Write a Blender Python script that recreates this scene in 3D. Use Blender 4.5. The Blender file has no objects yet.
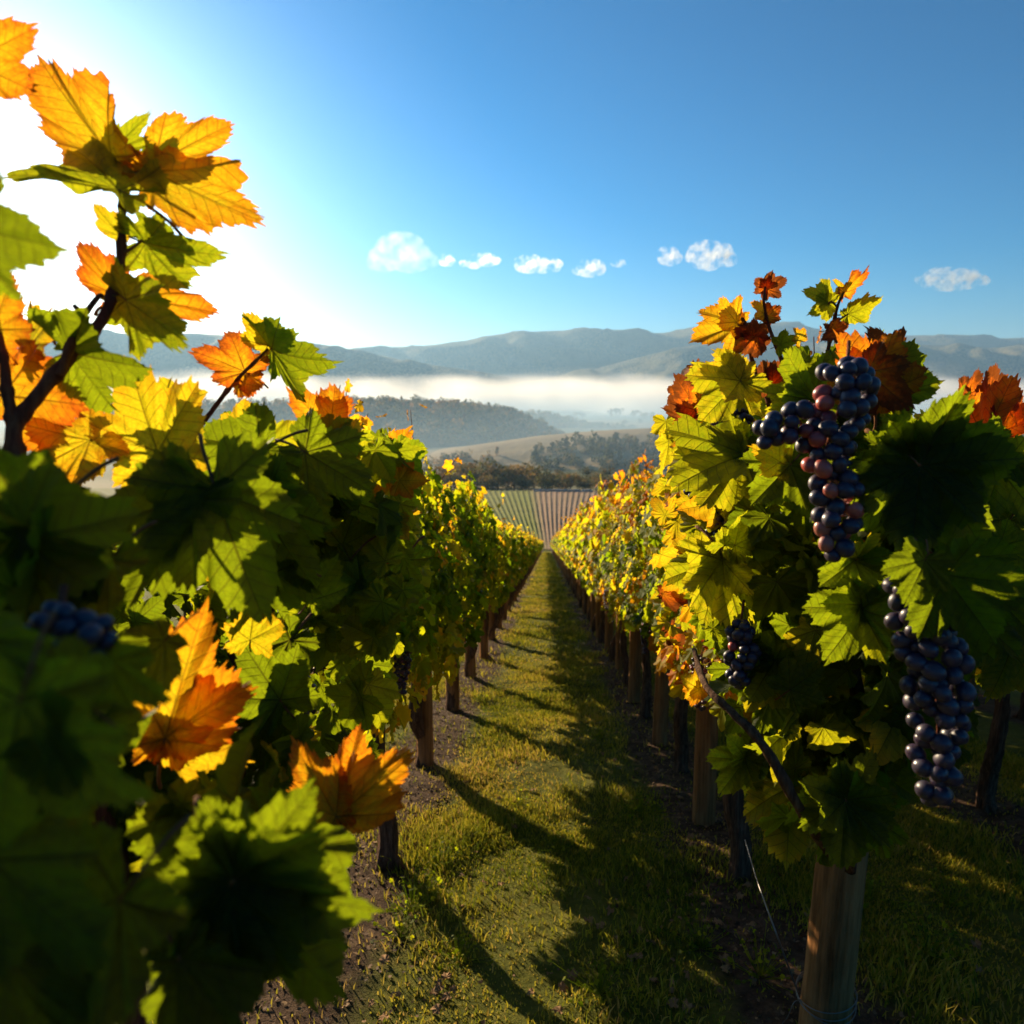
import bpy, math, random
import numpy as np
from mathutils import Vector, Matrix
R = math.radians
sc = bpy.context.scene
col = sc.collection
# ------------------------------------------------------------------ camera, sky, sun, exposure
F = 700.0; PITCH = R(9.49); YAW = R(2.92); CAMH = 1.6
SLOPE = math.tan(R(12.0))
cam_d = bpy.data.cameras.new('camera'); cam = bpy.data.objects.new('camera', cam_d); col.objects.link(cam)
cam.location = (0, 0, CAMH); cam.rotation_euler = (R(90) - PITCH, 0, YAW)
cam_d.sensor_width = 36; cam_d.lens = F / 1024 * 36; cam_d.clip_start = .02; cam_d.clip_end = 30000
cam_d.dof.use_dof = True; cam_d.dof.focus_distance = 1.5; cam_d.dof.aperture_fstop = 5.6
sc.camera = cam
SUN_AZ = R(38)      # to the left of the rows (+Y)
SUN_EL = R(14.5)
w = bpy.data.worlds.new('World'); sc.world = w; w.use_nodes = True
nt = w.node_tree
sky = nt.nodes.new('ShaderNodeTexSky'); sky.sky_type = 'NISHITA'; sky.sun_disc = False
sky.sun_elevation = SUN_EL; sky.sun_rotation = -SUN_AZ; sky.altitude = 300
sky.air_density = 1.0; sky.dust_density = .85; sky.ozone_density = 5.0
bg = nt.nodes['Background']; bg.inputs[1].default_value = 0.0305
hs = nt.nodes.new('ShaderNodeHueSaturation'); hs.inputs['Saturation'].default_value = 1.22; hs.inputs['Hue'].default_value = .487
gm = nt.nodes.new('ShaderNodeGamma'); gm.inputs[1].default_value = 1.42
nt.links.new(sky.outputs[0], gm.inputs[0]); nt.links.new(gm.outputs[0], hs.inputs['Color']); nt.links.new(hs.outputs[0], bg.inputs[0])
sun_d = bpy.data.lights.new('sun', 'SUN'); sun_d.energy = 5.0; sun_d.angle = R(.5); sun_d.color = (1, .79, .50)
sun = bpy.data.objects.new('sun', sun_d); col.objects.link(sun)
sdir = Vector((-math.sin(SUN_AZ) * math.cos(SUN_EL), math.cos(SUN_AZ) * math.cos(SUN_EL), math.sin(SUN_EL)))
sun.rotation_euler = sdir.to_track_quat('Z', 'Y').to_euler(); sun.location = (-20, 20, 30)
sc.view_settings.view_transform = 'Standard'; sc.view_settings.look = 'None'
sc.view_settings.gamma = 1; sc.view_settings.exposure = 1.27
sc.render.engine = 'CYCLES'
sc.cycles.max_bounces = 8; sc.cycles.transmission_bounces = 6; sc.cycles.diffuse_bounces = 3
sc.cycles.volume_bounces = 1; sc.cycles.transparent_max_bounces = 8

CM = Matrix.Translation((0, 0, CAMH)) @ Matrix.Rotation(YAW, 4, 'Z') @ Matrix.Rotation(R(90) - PITCH, 4, 'X')
CR = np.array(CM.to_3x3())
cr, cu, cf = Vector(CR[:, 0]), Vector(CR[:, 1]), Vector(-CR[:, 2])
def at(px, py, d):
    return CM @ Vector(((px - 512) / F * d, (512 - py) / F * d, -d))
def at_y(px, py, Y):                     # the point on the pixel's ray at world distance Y
    v = at(px, py, 1) - cam.location
    return cam.location + v * (Y / v.y)
def on_slope(px, py):
    v = at(px, py, 1) - cam.location     # z + SLOPE*y = 0
    t = -CAMH / (v.z + SLOPE * v.y)
    return cam.location + v * t

# ------------------------------------------------------------------ helpers
rng = np.random.default_rng(7); random.seed(7)
class MB:
    """collects vertex/face arrays and links them as one mesh"""
    def __init__(s): s.v = []; s.f = []; s.n = 0; s.m = []; s.att = {}
    def add(s, v, f, mat=0, **att):
        v = np.asarray(v, float).reshape(-1, 3)
        s.v.append(v)
        for a in (f if isinstance(f, list) else [f]):
            a = np.asarray(a, int)
            s.f.append(a + s.n); s.m.append(np.full(len(a), mat))
        for k in set(att) | set(s.att):
            lst = s.att.setdefault(k, [np.zeros(s.n)] if s.n else [])
            lst.append(np.broadcast_to(np.asarray(att.get(k, 0.), float), (len(v),)).copy())
        s.n += len(v); return s
    def mesh(s, name, mats, smooth=True):
        me = bpy.data.meshes.new(name)
        v = np.concatenate(s.v)
        tot = np.concatenate([np.full(len(a), a.shape[1]) for a in s.f])
        lv = np.concatenate([a.ravel() for a in s.f])
        st = np.concatenate([[0], np.cumsum(tot)[:-1]])
        me.vertices.add(len(v)); me.vertices.foreach_set('co', v.astype(np.float32).ravel())
        me.loops.add(len(lv)); me.loops.foreach_set('vertex_index', lv.astype(np.int32))
        me.polygons.add(len(tot)); me.polygons.foreach_set('loop_start', st.astype(np.int32))
        me.polygons.foreach_set('loop_total', tot.astype(np.int32))
        me.polygons.foreach_set('material_index', np.concatenate(s.m).astype(np.int32))
        if smooth: me.polygons.foreach_set('use_smooth', np.ones(len(tot), bool))
        for k, l in s.att.items():
            a = me.attributes.new(k, 'FLOAT', 'POINT'); a.data.foreach_set('value', np.concatenate(l).astype(np.float32))
        for m in (mats if isinstance(mats, (list, tuple)) else [mats]): me.materials.append(m)
        me.update(); me.validate(); return me
    def build(s, name, mats, parent=None, smooth=True):
        return link(name, s.mesh(name, mats, smooth), parent)
def link(name, me, parent=None):
    o = bpy.data.objects.new(name, me); col.objects.link(o)
    if parent: o.parent = parent
    return o
def tag(o, label=None, cat=None, group=None, kind=None):
    if label: o['label'] = label
    if cat: o['category'] = cat
    if group: o['group'] = group
    if kind: o['kind'] = kind
    return o
def empty(name, loc=(0, 0, 0), rz=0):
    o = bpy.data.objects.new(name, None); col.objects.link(o); o.location = loc; o.rotation_euler.z = rz
    o.empty_display_size = .1; return o
def copy_tree(o, parent=None):
    c = o.copy(); col.objects.link(c); c.parent = parent
    for ch in list(o.children): copy_tree(ch, c)
    return c
def setcol(o, r, g=0., b=0.):
    o.color = (r, g, b, 1)
    for ch in o.children: setcol(ch, r, g, b)

def smooth_path(pts, n):
    P = np.array([tuple(p) for p in pts], float)
    if len(P) < 3:
        t = np.linspace(0, 1, n)[:, None]; return P[0] * (1 - t) + P[-1] * t
    Q = np.vstack([2 * P[0] - P[1], P, 2 * P[-1] - P[-2]]); out = []
    for u in np.linspace(0, len(P) - 1 - 1e-6, n):
        i = int(u); t = u - i; a, b, c, d = Q[i], Q[i + 1], Q[i + 2], Q[i + 3]
        out.append(.5 * ((2 * b) + (-a + c) * t + (2 * a - 5 * b + 4 * c - d) * t * t + (-a + 3 * b - 3 * c + d) * t ** 3))
    return np.array(out)
def tube(mb, pts, r0, r1, n=12, k=7, mat=0, rough=0., ridges=0, nodes=0, **att):
    P = smooth_path(pts, n); T = np.gradient(P, axis=0); T /= np.linalg.norm(T, axis=1)[:, None] + 1e-9
    up = np.array([.13, .31, .94]) if abs(T[0][2]) < .9 else np.array([.94, .31, .13])
    A = np.cross(T, up); A /= np.linalg.norm(A, axis=1)[:, None]; B = np.cross(T, A)
    th = np.linspace(0, 2 * np.pi, k, endpoint=False)
    u = np.linspace(0, 1, n); r = (r0 + (r1 - r0) * u)
    if nodes: r = r * (1 + .35 * np.exp(-((u * nodes) % 1 - .5) ** 2 / .012))
    rr = r[:, None] * (1 + rough * rng.standard_normal((n, k)) + (.14 * np.cos(ridges * th + 3 * u[:, None]) if ridges else 0))
    V = P[:, None] + rr[:, :, None] * (np.cos(th)[None, :, None] * A[:, None] + np.sin(th)[None, :, None] * B[:, None])
    V = V.reshape(-1, 3); i, j = np.meshgrid(np.arange(n - 1), np.arange(k), indexing='ij')
    a = i * k + j; b = i * k + (j + 1) % k
    f = np.stack([a, b, b + k, a + k], -1).reshape(-1, 4)
    V = np.vstack([V, P[:1] - T[:1] * r[0] * .2, P[-1:] + T[-1:] * r[-1] * .5])
    q = np.arange(k); f0 = np.stack([np.full(k, n * k), (q + 1) % k, q], -1)
    f1 = np.stack([np.full(k, n * k + 1), (n - 1) * k + q, (n - 1) * k + (q + 1) % k], -1)
    mb.add(V, [f, f0, f1], mat, **att)
def icosphere(sub=2):
    import bmesh
    bm = bmesh.new(); bmesh.ops.create_icosphere(bm, subdivisions=sub, radius=1)
    v = np.array([x.co[:] for x in bm.verts]); f = np.array([[q.index for q in p.verts] for p in bm.faces]); bm.free(); return v, f
def fbm(x, y, seed=0, oct=4, f0=1.0):
    s = np.zeros(np.broadcast(x, y).shape); g = np.random.default_rng(seed)
    for o in range(oct):
        for _ in range(3):
            a = g.uniform(0, 2 * np.pi); ph = g.uniform(0, 6.28, 2); k = f0 * 2 ** o * g.uniform(.7, 1.4)
            s = s + np.sin((x * np.cos(a) + y * np.sin(a)) * k + ph[0] + 1.3 * np.sin((x * np.sin(a) - y * np.cos(a)) * k * .7 + ph[1])) * .5 ** o / 3
    return s

# ------------------------------------------------------------------ materials
class N:
    def __init__(s, name):
        s.m = bpy.data.materials.new(name); s.m.use_nodes = True; s.t = s.m.node_tree; s.t.nodes.clear()
        s.out = s.t.nodes.new('ShaderNodeOutputMaterial')
    def n(s, typ, **kw):
        nd = s.t.nodes.new('ShaderNode' + typ)
        for k, v in kw.items(): setattr(nd, k, v)
        return nd
    def l(s, a, b): s.t.links.new(a, b)
    def put(s, v, sock):
        if isinstance(v, bpy.types.NodeSocket): s.l(v, sock)
        elif isinstance(v, (tuple, list)) and len(v) == 3 and sock.type == 'RGBA': sock.default_value = (*v, 1)
        else: sock.default_value = v
    def math(s, op, a, b=0., c=None, clamp=False):
        nd = s.n('Math', operation=op); nd.use_clamp = clamp
        s.put(a, nd.inputs[0]); s.put(b, nd.inputs[1])
        if c is not None: s.put(c, nd.inputs[2])
        return nd.outputs[0]
    def attr(s, name): return s.n('Attribute', attribute_name=name).outputs['Fac']
    def noise(s, scale, detail=4, rough=.55, vec=None, out='Fac'):
        nd = s.n('TexNoise'); nd.inputs['Scale'].default_value = scale; nd.inputs['Detail'].default_value = detail
        nd.inputs['Roughness'].default_value = rough
        if vec is not None: s.l(vec, nd.inputs['Vector'])
        return nd.outputs[out]
    def obj(s): return s.n('TexCoord').outputs['Object']
    def ramp(s, fac, stops, mode='LINEAR'):
        nd = s.n('ValToRGB'); e = nd.color_ramp.elements; nd.color_ramp.interpolation = mode
        while len(e) < len(stops): e.new(.5)
        for q, (p, c) in zip(e, stops): q.position = p; q.color = (*c, 1) if len(c) == 3 else c
        s.l(fac, nd.inputs[0]); return nd.outputs[0]
    def mix(s, fac, a, b, mode='MIX'):
        nd = s.n('Mix', data_type='RGBA', blend_type=mode)
        s.put(fac, nd.inputs[0]); s.put(a, nd.inputs[6]); s.put(b, nd.inputs[7]); return nd.outputs[2]
    def bump(s, h, strength=.3, dist=.01, normal=None):
        nd = s.n('Bump'); nd.inputs['Strength'].default_value = strength; nd.inputs['Distance'].default_value = dist
        s.l(h, nd.inputs['Height'])
        if normal is not None: s.l(normal, nd.inputs['Normal'])
        return nd.outputs[0]
    def bsdf(s, color, rough=.7, normal=None, spec=.3, **kw):
        nd = s.n('BsdfPrincipled'); s.put(color, nd.inputs['Base Color']); s.put(rough, nd.inputs['Roughness'])
        s.put(spec, nd.inputs['Specular IOR Level'])
        for k, v in kw.items(): s.put(v, nd.inputs[k])
        if normal is not None: s.l(normal, nd.inputs['Normal'])
        return nd.outputs[0]
    def done(s, sh, vol=False):
        s.l(sh, s.out.inputs['Volume' if vol else 'Surface']); return s.m

LEAF_RAMP = [(0, (.021, .036, .003)), (.22, (.058, .088, .005)), (.38, (.155, .185, .008)), (.52, (.33, .31, .018)),
             (.63, (.50, .30, .014)), (.75, (.54, .17, .008)), (.88, (.42, .055, .008)), (1, (.11, .020, .010))]
LEAF_TRANS = [(0, (.13, .23, .004)), (.22, (.27, .39, .005)), (.38, (.50, .53, .007)), (.52, (.80, .64, .012)), (.63, (.92, .54, .010)), (.75, (.92, .36, .007)), (.88, (.74, .14, .008)), (1, (.22, .04, .01))]
def leaf_material(name, hero):
    m = N(name)
    oi = m.n('ObjectInfo'); sep = m.n('SeparateColor'); m.l(oi.outputs['Color'], sep.inputs[0])
    t = m.math('ADD', m.attr('tint'), sep.outputs[0])
    edge = m.attr('edge')
    co = m.obj()
    n1 = m.noise(9 if hero else 3.5, 5, .6, co)
    # edges turn first, with an uneven border
    e2 = m.math('POWER', edge, 2.0)
    warm = m.math('MULTIPLY', m.math('SUBTRACT', t, .18, clamp=True), 1.3, clamp=True)
    t = m.math('ADD', t, m.math('MULTIPLY', m.math('MULTIPLY', e2, warm), .42 if hero else .20))
    t = m.math('ADD', t, m.math('MULTIPLY', m.math('SUBTRACT', n1, .5), .42 if hero else .25))
    base = m.ramp(t, LEAF_RAMP)
    base = m.mix(m.math('MULTIPLY', m.noise(60 if hero else 25, 3, .6, co), .5), base, (.02, .03, .01), 'MIX') if hero else base
    vein = None
    if hero:
        x, y = m.attr('lx'), m.attr('ly')
        a = m.math('ABSOLUTE', m.math('ARCTAN2', x, y))
        r = m.math('SQRT', m.math('ADD', m.math('MULTIPLY', x, x), m.math('MULTIPLY', y, y)))
        d = m.math('MINIMUM', a, m.math('MINIMUM', m.math('ABSOLUTE', m.math('SUBTRACT', a, R(52))), m.math('ABSOLUTE', m.math('SUBTRACT', a, R(112)))))
        u = m.math('MULTIPLY', r, m.math('COSINE', d)); v = m.math('MULTIPLY', r, m.math('SINE', d))
        wv = m.math('SUBTRACT', .020, m.math('MULTIPLY', u, .012))
        main = m.math('SUBTRACT', 1.0, m.math('DIVIDE', v, wv), clamp=True)
        q = m.math('FRACT', m.math('MULTIPLY', m.math('SUBTRACT', u, m.math('MULTIPLY', v, m.math('ADD', .85, m.math('MULTIPLY', v, -.7)))), 8.0))
        q = m.math('ABSOLUTE', m.math('SUBTRACT', q, .5))
        sec = m.math('MULTIPLY', m.math('SUBTRACT', 1.0, m.math('DIVIDE', q, .085), clamp=True), .75)
        vo = m.n('TexVoronoi', feature='DISTANCE_TO_EDGE'); vo.inputs['Scale'].default_value = 22
        cb = m.n('CombineXYZ'); m.l(x, cb.inputs[0]); m.l(y, cb.inputs[1]); m.l(cb.outputs[0], vo.inputs['Vector'])
        ter = m.math('MULTIPLY', m.math('SUBTRACT', 1.0, m.math('DIVIDE', vo.outputs['Distance'], .07), clamp=True), .28)
        vein = m.math('MAXIMUM', main, m.math('MAXIMUM', sec, ter))
        # rust and brown spots
        sp = m.math('GREATER_THAN', m.noise(38, 2, .5, co), .70)
        base = m.mix(m.math('MULTIPLY', sp, m.math('MULTIPLY', warm, .8)), base, (.09, .030, .012))
        refl = m.mix(m.math('MULTIPLY', vein, .35), base, (.22, .22, .07))
        nb = m.bump(m.math('ADD', m.math('MULTIPLY', vein, -1.0), m.math('MULTIPLY', n1, .8)), .45, .004)
    else:
        refl = base; nb = m.bump(n1, .4, .02)
    trc = m.ramp(t, LEAF_TRANS)
    if hero: trc = m.mix(m.math('MULTIPLY', m.noise(60, 3, .6, co), .35), trc, (.30, .16, .01), 'MIX')
    if hero: trc = m.mix(m.math('MULTIPLY', vein, .72), trc, (.05, .018, .006))
    P = m.bsdf(refl, m.math('ADD', .5, m.math('MULTIPLY', n1, .25)), nb, .18)
    T = m.n('BsdfTranslucent'); m.l(trc, T.inputs[0]); m.l(nb, T.inputs['Normal'])
    mx = m.n('MixShader'); mx.inputs[0].default_value = .66; m.l(P, mx.inputs[1]); m.l(T.outputs[0], mx.inputs[2])
    return m.done(mx.outputs[0])
M = {}
M['leaf_hero'] = leaf_material('vine_leaf_close', True)
M['leaf'] = leaf_material('vine_leaf', False)
def bark_material(name, c0, c1, c2, scale=(14, 14, 2.2), bumpd=.02):
    m = N(name); mp = m.n('Mapping'); m.l(m.obj(), mp.inputs[0]); mp.inputs['Scale'].default_value = scale
    n1 = m.noise(1.0, 8, .68, mp.outputs[0]); n2 = m.noise(5, 4, .6, m.obj())
    mp2 = m.n('Mapping'); m.l(m.obj(), mp2.inputs[0]); mp2.inputs['Scale'].default_value = tuple(q * 3.3 for q in scale[:2]) + (scale[2] * .8,)
    n3 = m.noise(1.0, 4, .6, mp2.outputs[0])
    h = m.math('ADD', m.math('MULTIPLY', n1, 1.0), m.math('MULTIPLY', n3, .7))
    c = m.ramp(m.math('MULTIPLY', h, .6), [(.36, c0), (.5, c1), (.62, c2)])
    c = m.mix(m.math('MULTIPLY', n2, .5), c, c1)
    return m.done(m.bsdf(c, .92, m.bump(h, .9, bumpd), .06))
M['post'] = bark_material('weathered_post_wood', (.055, .024, .009), (.27, .125, .046), (.44, .22, .085), (22, 22, 2.6), .012)
M['bark'] = bark_material('vine_bark', (.022, .012, .008), (.10, .055, .034), (.22, .13, .08), (45, 45, 7), .012)
M['cane'] = bark_material('vine_cane', (.05, .018, .012), (.13, .042, .024), (.22, .09, .045), (60, 60, 12), .003)
def flat_noise(name, stops, scale, rough=.85, bump=.3, bd=.02, spec=.2):
    m = N(name); n1 = m.noise(scale, 6, .6, m.obj()); c = m.ramp(n1, stops)
    return m.done(m.bsdf(c, rough, m.bump(n1, bump, bd), spec))
M['petiole'] = flat_noise('leaf_stalk', [(.3, (.16, .04, .02)), (.7, (.20, .10, .03))], 20)
M['wire'] = N('galvanised_wire'); M['wire'] = M['wire'].done(M['wire'].bsdf((.22, .21, .20), .45, None, .5, Metallic=.8))
M['stone'] = flat_noise('field_stone', [(.3, (.42, .34, .28)), (.7, (.62, .53, .45))], 2)
M['dryleaf'] = flat_noise('dry_leaf', [(.3, (.16, .075, .03)), (.7, (.40, .24, .11))], 30)
def grape_material():
    m = N('grape_skin'); oi = m.n('ObjectInfo'); sep = m.n('SeparateColor'); m.l(oi.outputs['Color'], sep.inputs[0])
    t = m.math('ADD', sep.outputs[0], m.attr('tint'))
    base = m.ramp(t, [(0, (.012, .012, .035)), (.35, (.035, .018, .045)), (.6, (.14, .016, .030)), (.8, (.50, .060, .040)), (1, (.30, .17, .11))])
    n1 = m.noise(1.1, 5, .65, m.obj()); lw = m.n('LayerWeight'); lw.inputs[0].default_value = .35
    bl = m.math('MULTIPLY', m.math('SUBTRACT', n1, .33, clamp=True), 2.0, clamp=True)
    c = m.mix(m.math('MULTIPLY', bl, .5), base, (.095, .080, .105)); rg = m.math('ADD', .24, m.math('MULTIPLY', bl, .5))
    return m.done(m.bsdf(c, rg, m.bump(n1, .08, .002), .5, **{'Subsurface Weight': .15, 'Subsurface Scale': .01, 'Subsurface Radius': (1., .2, .1)}))
M['grape'] = grape_material()
def ground_material():
    m = N('slope_ground'); co = m.obj()
    sx = m.n('SeparateXYZ'); m.l(co, sx.inputs[0])
    n1 = m.noise(1.3, 6, .65, co); n2 = m.noise(14, 6, .7, co); n3 = m.noise(90, 4, .7, co)
    row = m.attr('row')            # 1 under the vine rows
    soil = m.ramp(n2, [(.3, (.032, .019, .012)), (.5, (.085, .050, .030)), (.72, (.17, .11, .065))])
    grass = m.ramp(m.math('ADD', m.math('MULTIPLY', n2, .6), m.math('MULTIPLY', n1, .4)), [(.3, (.035, .040, .008)), (.5, (.11, .115, .016)), (.7, (.21, .17, .030))])
    f = m.math('ADD', row, m.math('MULTIPLY', m.math('SUBTRACT', n1, .5), 1.6))
    f = m.math('MULTIPLY', m.math('SUBTRACT', f, .30), 3.0, clamp=True)
    f = m.math('ADD', f, m.math('MULTIPLY', m.math('GREATER_THAN', n3, .62), .35), clamp=True)
    near = m.mix(f, grass, soil)
    # valley floor: meadows and stubble
    n4 = m.noise(.006, 6, .6, co); vo = m.n('TexVoronoi'); vo.inputs['Scale'].default_value = .0045; m.l(co, vo.inputs['Vector'])
    fc = m.ramp(m.n('SeparateColor').outputs[0], [(0, (0, 0, 0)), (1, (0, 0, 0))])
    sv = m.n('SeparateColor'); m.l(vo.outputs['Color'], sv.inputs[0])
    val = m.ramp(m.math('ADD', m.math('MULTIPLY', sv.outputs[0], .5), m.math('MULTIPLY', n4, .5)), [(.25, (.06, .08, .025)), (.45, (.13, .13, .05)), (.6, (.24, .17, .09)), (.8, (.12, .14, .04))])
    far = m.math('GREATER_THAN', sx.outputs[1], 262)
    c = m.mix(far, near, val)
    h = m.math('ADD', m.math('MULTIPLY', n2, .7), m.math('MULTIPLY', n3, .5))
    return m.done(m.bsdf(c, .95, m.bump(h, 1.0, .035), .1))
M['ground'] = ground_material()
def field_material():
    m = N('ploughed_vineyard_field'); co = m.obj()
    n1 = m.noise(.03, 4, .6, co); n2 = m.noise(.8, 6, .7, co)
    soil = m.ramp(n2, [(.3, (.20, .120, .070)), (.7, (.38, .25, .16))])
    green = m.ramp(n2, [(.3, (.13, .15, .022)), (.7, (.27, .26, .045))])
    vine = m.ramp(n2, [(.3, (.15, .095, .050)), (.7, (.29, .19, .10))])
    g = m.math('MULTIPLY', m.math('ADD', m.attr('green'), m.math('MULTIPLY', m.math('SUBTRACT', n1, .5), .6)), 1, clamp=True)
    c = m.mix(g, soil, green); c = m.mix(m.attr('ridge'), c, m.mix(g, vine, m.ramp(n2, [(.3, (.06, .08, .012)), (.7, (.13, .15, .02))])))
    return m.done(m.bsdf(c, .95, m.bump(n2, .6, .2), .1))
M['field'] = field_material()
def hill_material(name, stops, scale, dots=0.):
    m = N(name); co = m.obj(); mp = m.n('Mapping'); m.l(co, mp.inputs[0]); mp.inputs['Scale'].default_value = (1, 1, 2.5)
    n1 = m.noise(scale, 8, .66, mp.outputs[0]); n2 = m.noise(scale * 14, 5, .6, mp.outputs[0])
    c = m.ramp(m.math('ADD', m.math('MULTIPLY', n1, .75), m.math('MULTIPLY', n2, .25)), stops)
    if dots:
        d = m.math('GREATER_THAN', m.math('ADD', m.math('MULTIPLY', n1, .6), m.math('MULTIPLY', m.noise(scale * 40, 2, .5, co), .5)), dots)
        c = m.mix(m.math('MULTIPLY', d, .8), c, (.035, .045, .02))
    return m.done(m.bsdf(c, .95, m.bump(n2, .5, 3.0), .05))
M['hill_far'] = hill_material('far_hill', [(.3, (.08, .08, .035)), (.5, (.20, .16, .08)), (.68, (.36, .27, .14))], .0022, .58)
M['hill_mid'] = hill_material('brown_hill', [(.3, (.20, .14, .06)), (.5, (.36, .25, .12)), (.7, (.46, .33, .17))], .012)
M['hill_wood'] = hill_material('wooded_hill_ground', [(.3, (.03, .035, .015)), (.7, (.07, .065, .03))], .02)
def tree_material(name, stops):
    m = N(name); oi = m.n('ObjectInfo')
    t = m.math('ADD', m.attr('tint'), m.math('MULTIPLY', m.math('SUBTRACT', oi.outputs['Random'], .5), .5))
    c = m.ramp(t, stops)
    P = m.bsdf(c, .8, None, .15); T = m.n('BsdfTranslucent'); m.l(c, T.inputs[0])
    mx = m.n('MixShader'); mx.inputs[0].default_value = .42; m.l(P, mx.inputs[1]); m.l(T.outputs[0], mx.inputs[2])
    return m.done(mx.outputs[0])
M['tree'] = tree_material('autumn_tree_leaves', [(0, (.04, .05, .018)), (.4, (.09, .09, .03)), (.7, (.20, .14, .04)), (1, (.32, .17, .05))])
M['blade'] = tree_material('grass_blade', [(0, (.05, .085, .008)), (.35, (.19, .205, .012)), (.7, (.44, .36, .03)), (1, (.50, .32, .08))])

# ------------------------------------------------------------------ ground
ROWS = [-6.10, -.86, .89, 2.66, 4.43, 6.2]
def row_mask(x):
    return np.max([np.exp(-((x - r) / .27) ** 2) for r in ROWS], axis=0)
PY = np.array([-80, 0, 108, 122, 262, 300, 380, 520, 700, 7400.]); 
PZ = np.array([80 * SLOPE, 0, -108 * SLOPE, -24.6, -34.2, -39, -46, -50, -51, -51.])
def zbase(y):
    return np.interp(y, PY, PZ)
def zground(x, y):
    b = zbase(y)
    near = np.exp(-np.maximum(np.hypot(x - .5, y) - 14, 0) / 12)
    bump = (.030 * fbm(x, y, 3, 4, 2.2) + .012 * fbm(x, y, 5, 3, 14) + .025 * row_mask(x)) * near
    return b + bump - .02 * near
def nonuni(lo, hi, step, end_lo, end_hi, g=1.12):
    c = list(np.arange(lo, hi, step)); s = step; p = c[-1]
    while p < end_hi: s *= g; p += s; c.append(min(p, end_hi))
    s = step; p = lo
    while p > end_lo: s *= g; p -= s; c.insert(0, max(p, end_lo))
    return np.array(c)
gx = nonuni(-1.6, 3.6, .04, -6900, 6900, 1.09); gy = nonuni(1.2, 9, .04, -80, 7300, 1.045)
gy = np.unique(np.concatenate([gy, PY[(PY > -80) & (PY < 7300)]]))
GX, GY = np.meshgrid(gx, gy); GZ = zground(GX, GY)
def grid_faces(ny, nx):
    i, j = np.meshgrid(np.arange(ny - 1), np.arange(nx - 1), indexing='ij'); a = i * nx + j
    return np.stack([a, a + 1, a + nx + 1, a + nx], -1).reshape(-1, 4)
mb = MB(); rm = row_mask(GX) * (GY < 112)
mb.add(np.stack([GX, GY, GZ], -1), grid_faces(*GX.shape), row=rm.ravel())
tag(mb.build('ground', M['ground']), kind='structure')

# ploughed field below the vineyard: rows fanning out
na, nr = 1201, 60
ang = np.linspace(R(-52), R(46), na); rad = np.linspace(46, 205, nr)
A, RR = np.meshgrid(ang, rad); FX = 1 + RR * np.sin(A); FY = 66 + RR * np.cos(A) * 1.0
FY = np.clip(FY, 112, 261)
ph = A / R(.62) * 2 * np.pi
ridge = np.clip(np.cos(ph + .5 * fbm(FX * .05, FY * .05, 8, 3, 1)) * 1.3 + .5 * fbm(FX * .5, FY * .5, 4, 3, 1), 0, 1)
FZ = zbase(FY) + .12 + .20 * ridge * np.clip((RR - 44) / 40, .2, 1)
green = np.clip((-A - R(1.0)) / R(1.6), 0, 1)
mb = MB(); mb.add(np.stack([FX, FY, FZ], -1), grid_faces(nr, na), ridge=ridge.ravel(), green=green.ravel())
tag(mb.build('ploughed_field', M['field']), kind='structure')

# ------------------------------------------------------------------ hills
def ridge_hill(name, pts, Y, depth, mat, rough=.2, seed=1, nx=300, ny=46, zlow=-52, back=.6, spur=.34):
    """pts: (px, py) crest pixels seen at distance Y; the hill is a real mound, its flank coming toward us over 'depth' metres"""
    P = [at_y(px, py, Y) for px, py in pts]
    xs = np.array([p.x for p in P]); zs = np.array([p.z for p in P])
    X = np.linspace(xs[0], xs[-1], nx); crest = np.interp(X, xs, zs)
    k = max(3, nx // 60); ker = np.hanning(2 * k + 1); ker /= ker.sum()
    crest = np.convolve(np.pad(crest, k, 'edge'), ker, 'valid')
    V = np.concatenate([np.linspace(-1, 0, ny), np.linspace(0, back, ny // 3)[1:]])
    XX, VV = np.meshgrid(X, V); s = np.abs(VV) / np.where(VV < 0, 1, back)
    prof = (np.cos(np.clip(s, 0, 1) * np.pi) * .5 + .5) ** .9
    H = crest[None] - zlow
    sp = fbm(XX / depth * 3.6 + VV * .8, VV * 1.6, seed, 5, 1.6)
    wgt = np.sin(np.clip(s, 0, 1) * np.pi)
    Z = zlow + H * np.clip(prof + spur * sp * wgt, 0, 1.0) + H * rough * .25 * fbm(XX / depth * 11, VV * 9, seed + 9, 3, 2) * wgt
    YY = Y + VV * depth + .10 * depth * fbm(XX / depth * 2, VV * 0, seed + 3, 2, 1.5)
    mb = MB(); mb.add(np.stack([XX, YY, Z], -1), grid_faces(*XX.shape))
    return tag(mb.build(name, mat), kind='structure'), (XX, YY, Z)
ridge_hill('far_hill', [(-900, 352), (-300, 345), (0, 350), (200, 352), (320, 349), (375, 351), (430, 347), (478, 343), (492, 336), (520, 333), (560, 331), (600, 332), (650, 337), (690, 331), (740, 326), (790, 329), (850, 334), (900, 336), (960, 338), (1024, 341), (1300, 345), (1900, 352)], 5200, 1500, M['hill_far'], seed=2)
ridge_hill('far_hill', [(470, 392), (560, 377), (600, 368), (640, 357), (690, 346), (740, 345), (800, 343), (900, 346), (1024, 349), (1300, 350), (1900, 350)], 4000, 1100, M['hill_far'], seed=6)
ridge_hill('far_hill', [(-1100, 330), (-300, 332), (60, 335), (190, 333), (250, 336), (330, 346), (400, 360), (450, 369), (520, 378), (600, 396)], 3500, 1000, M['hill_far'], seed=11)
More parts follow.
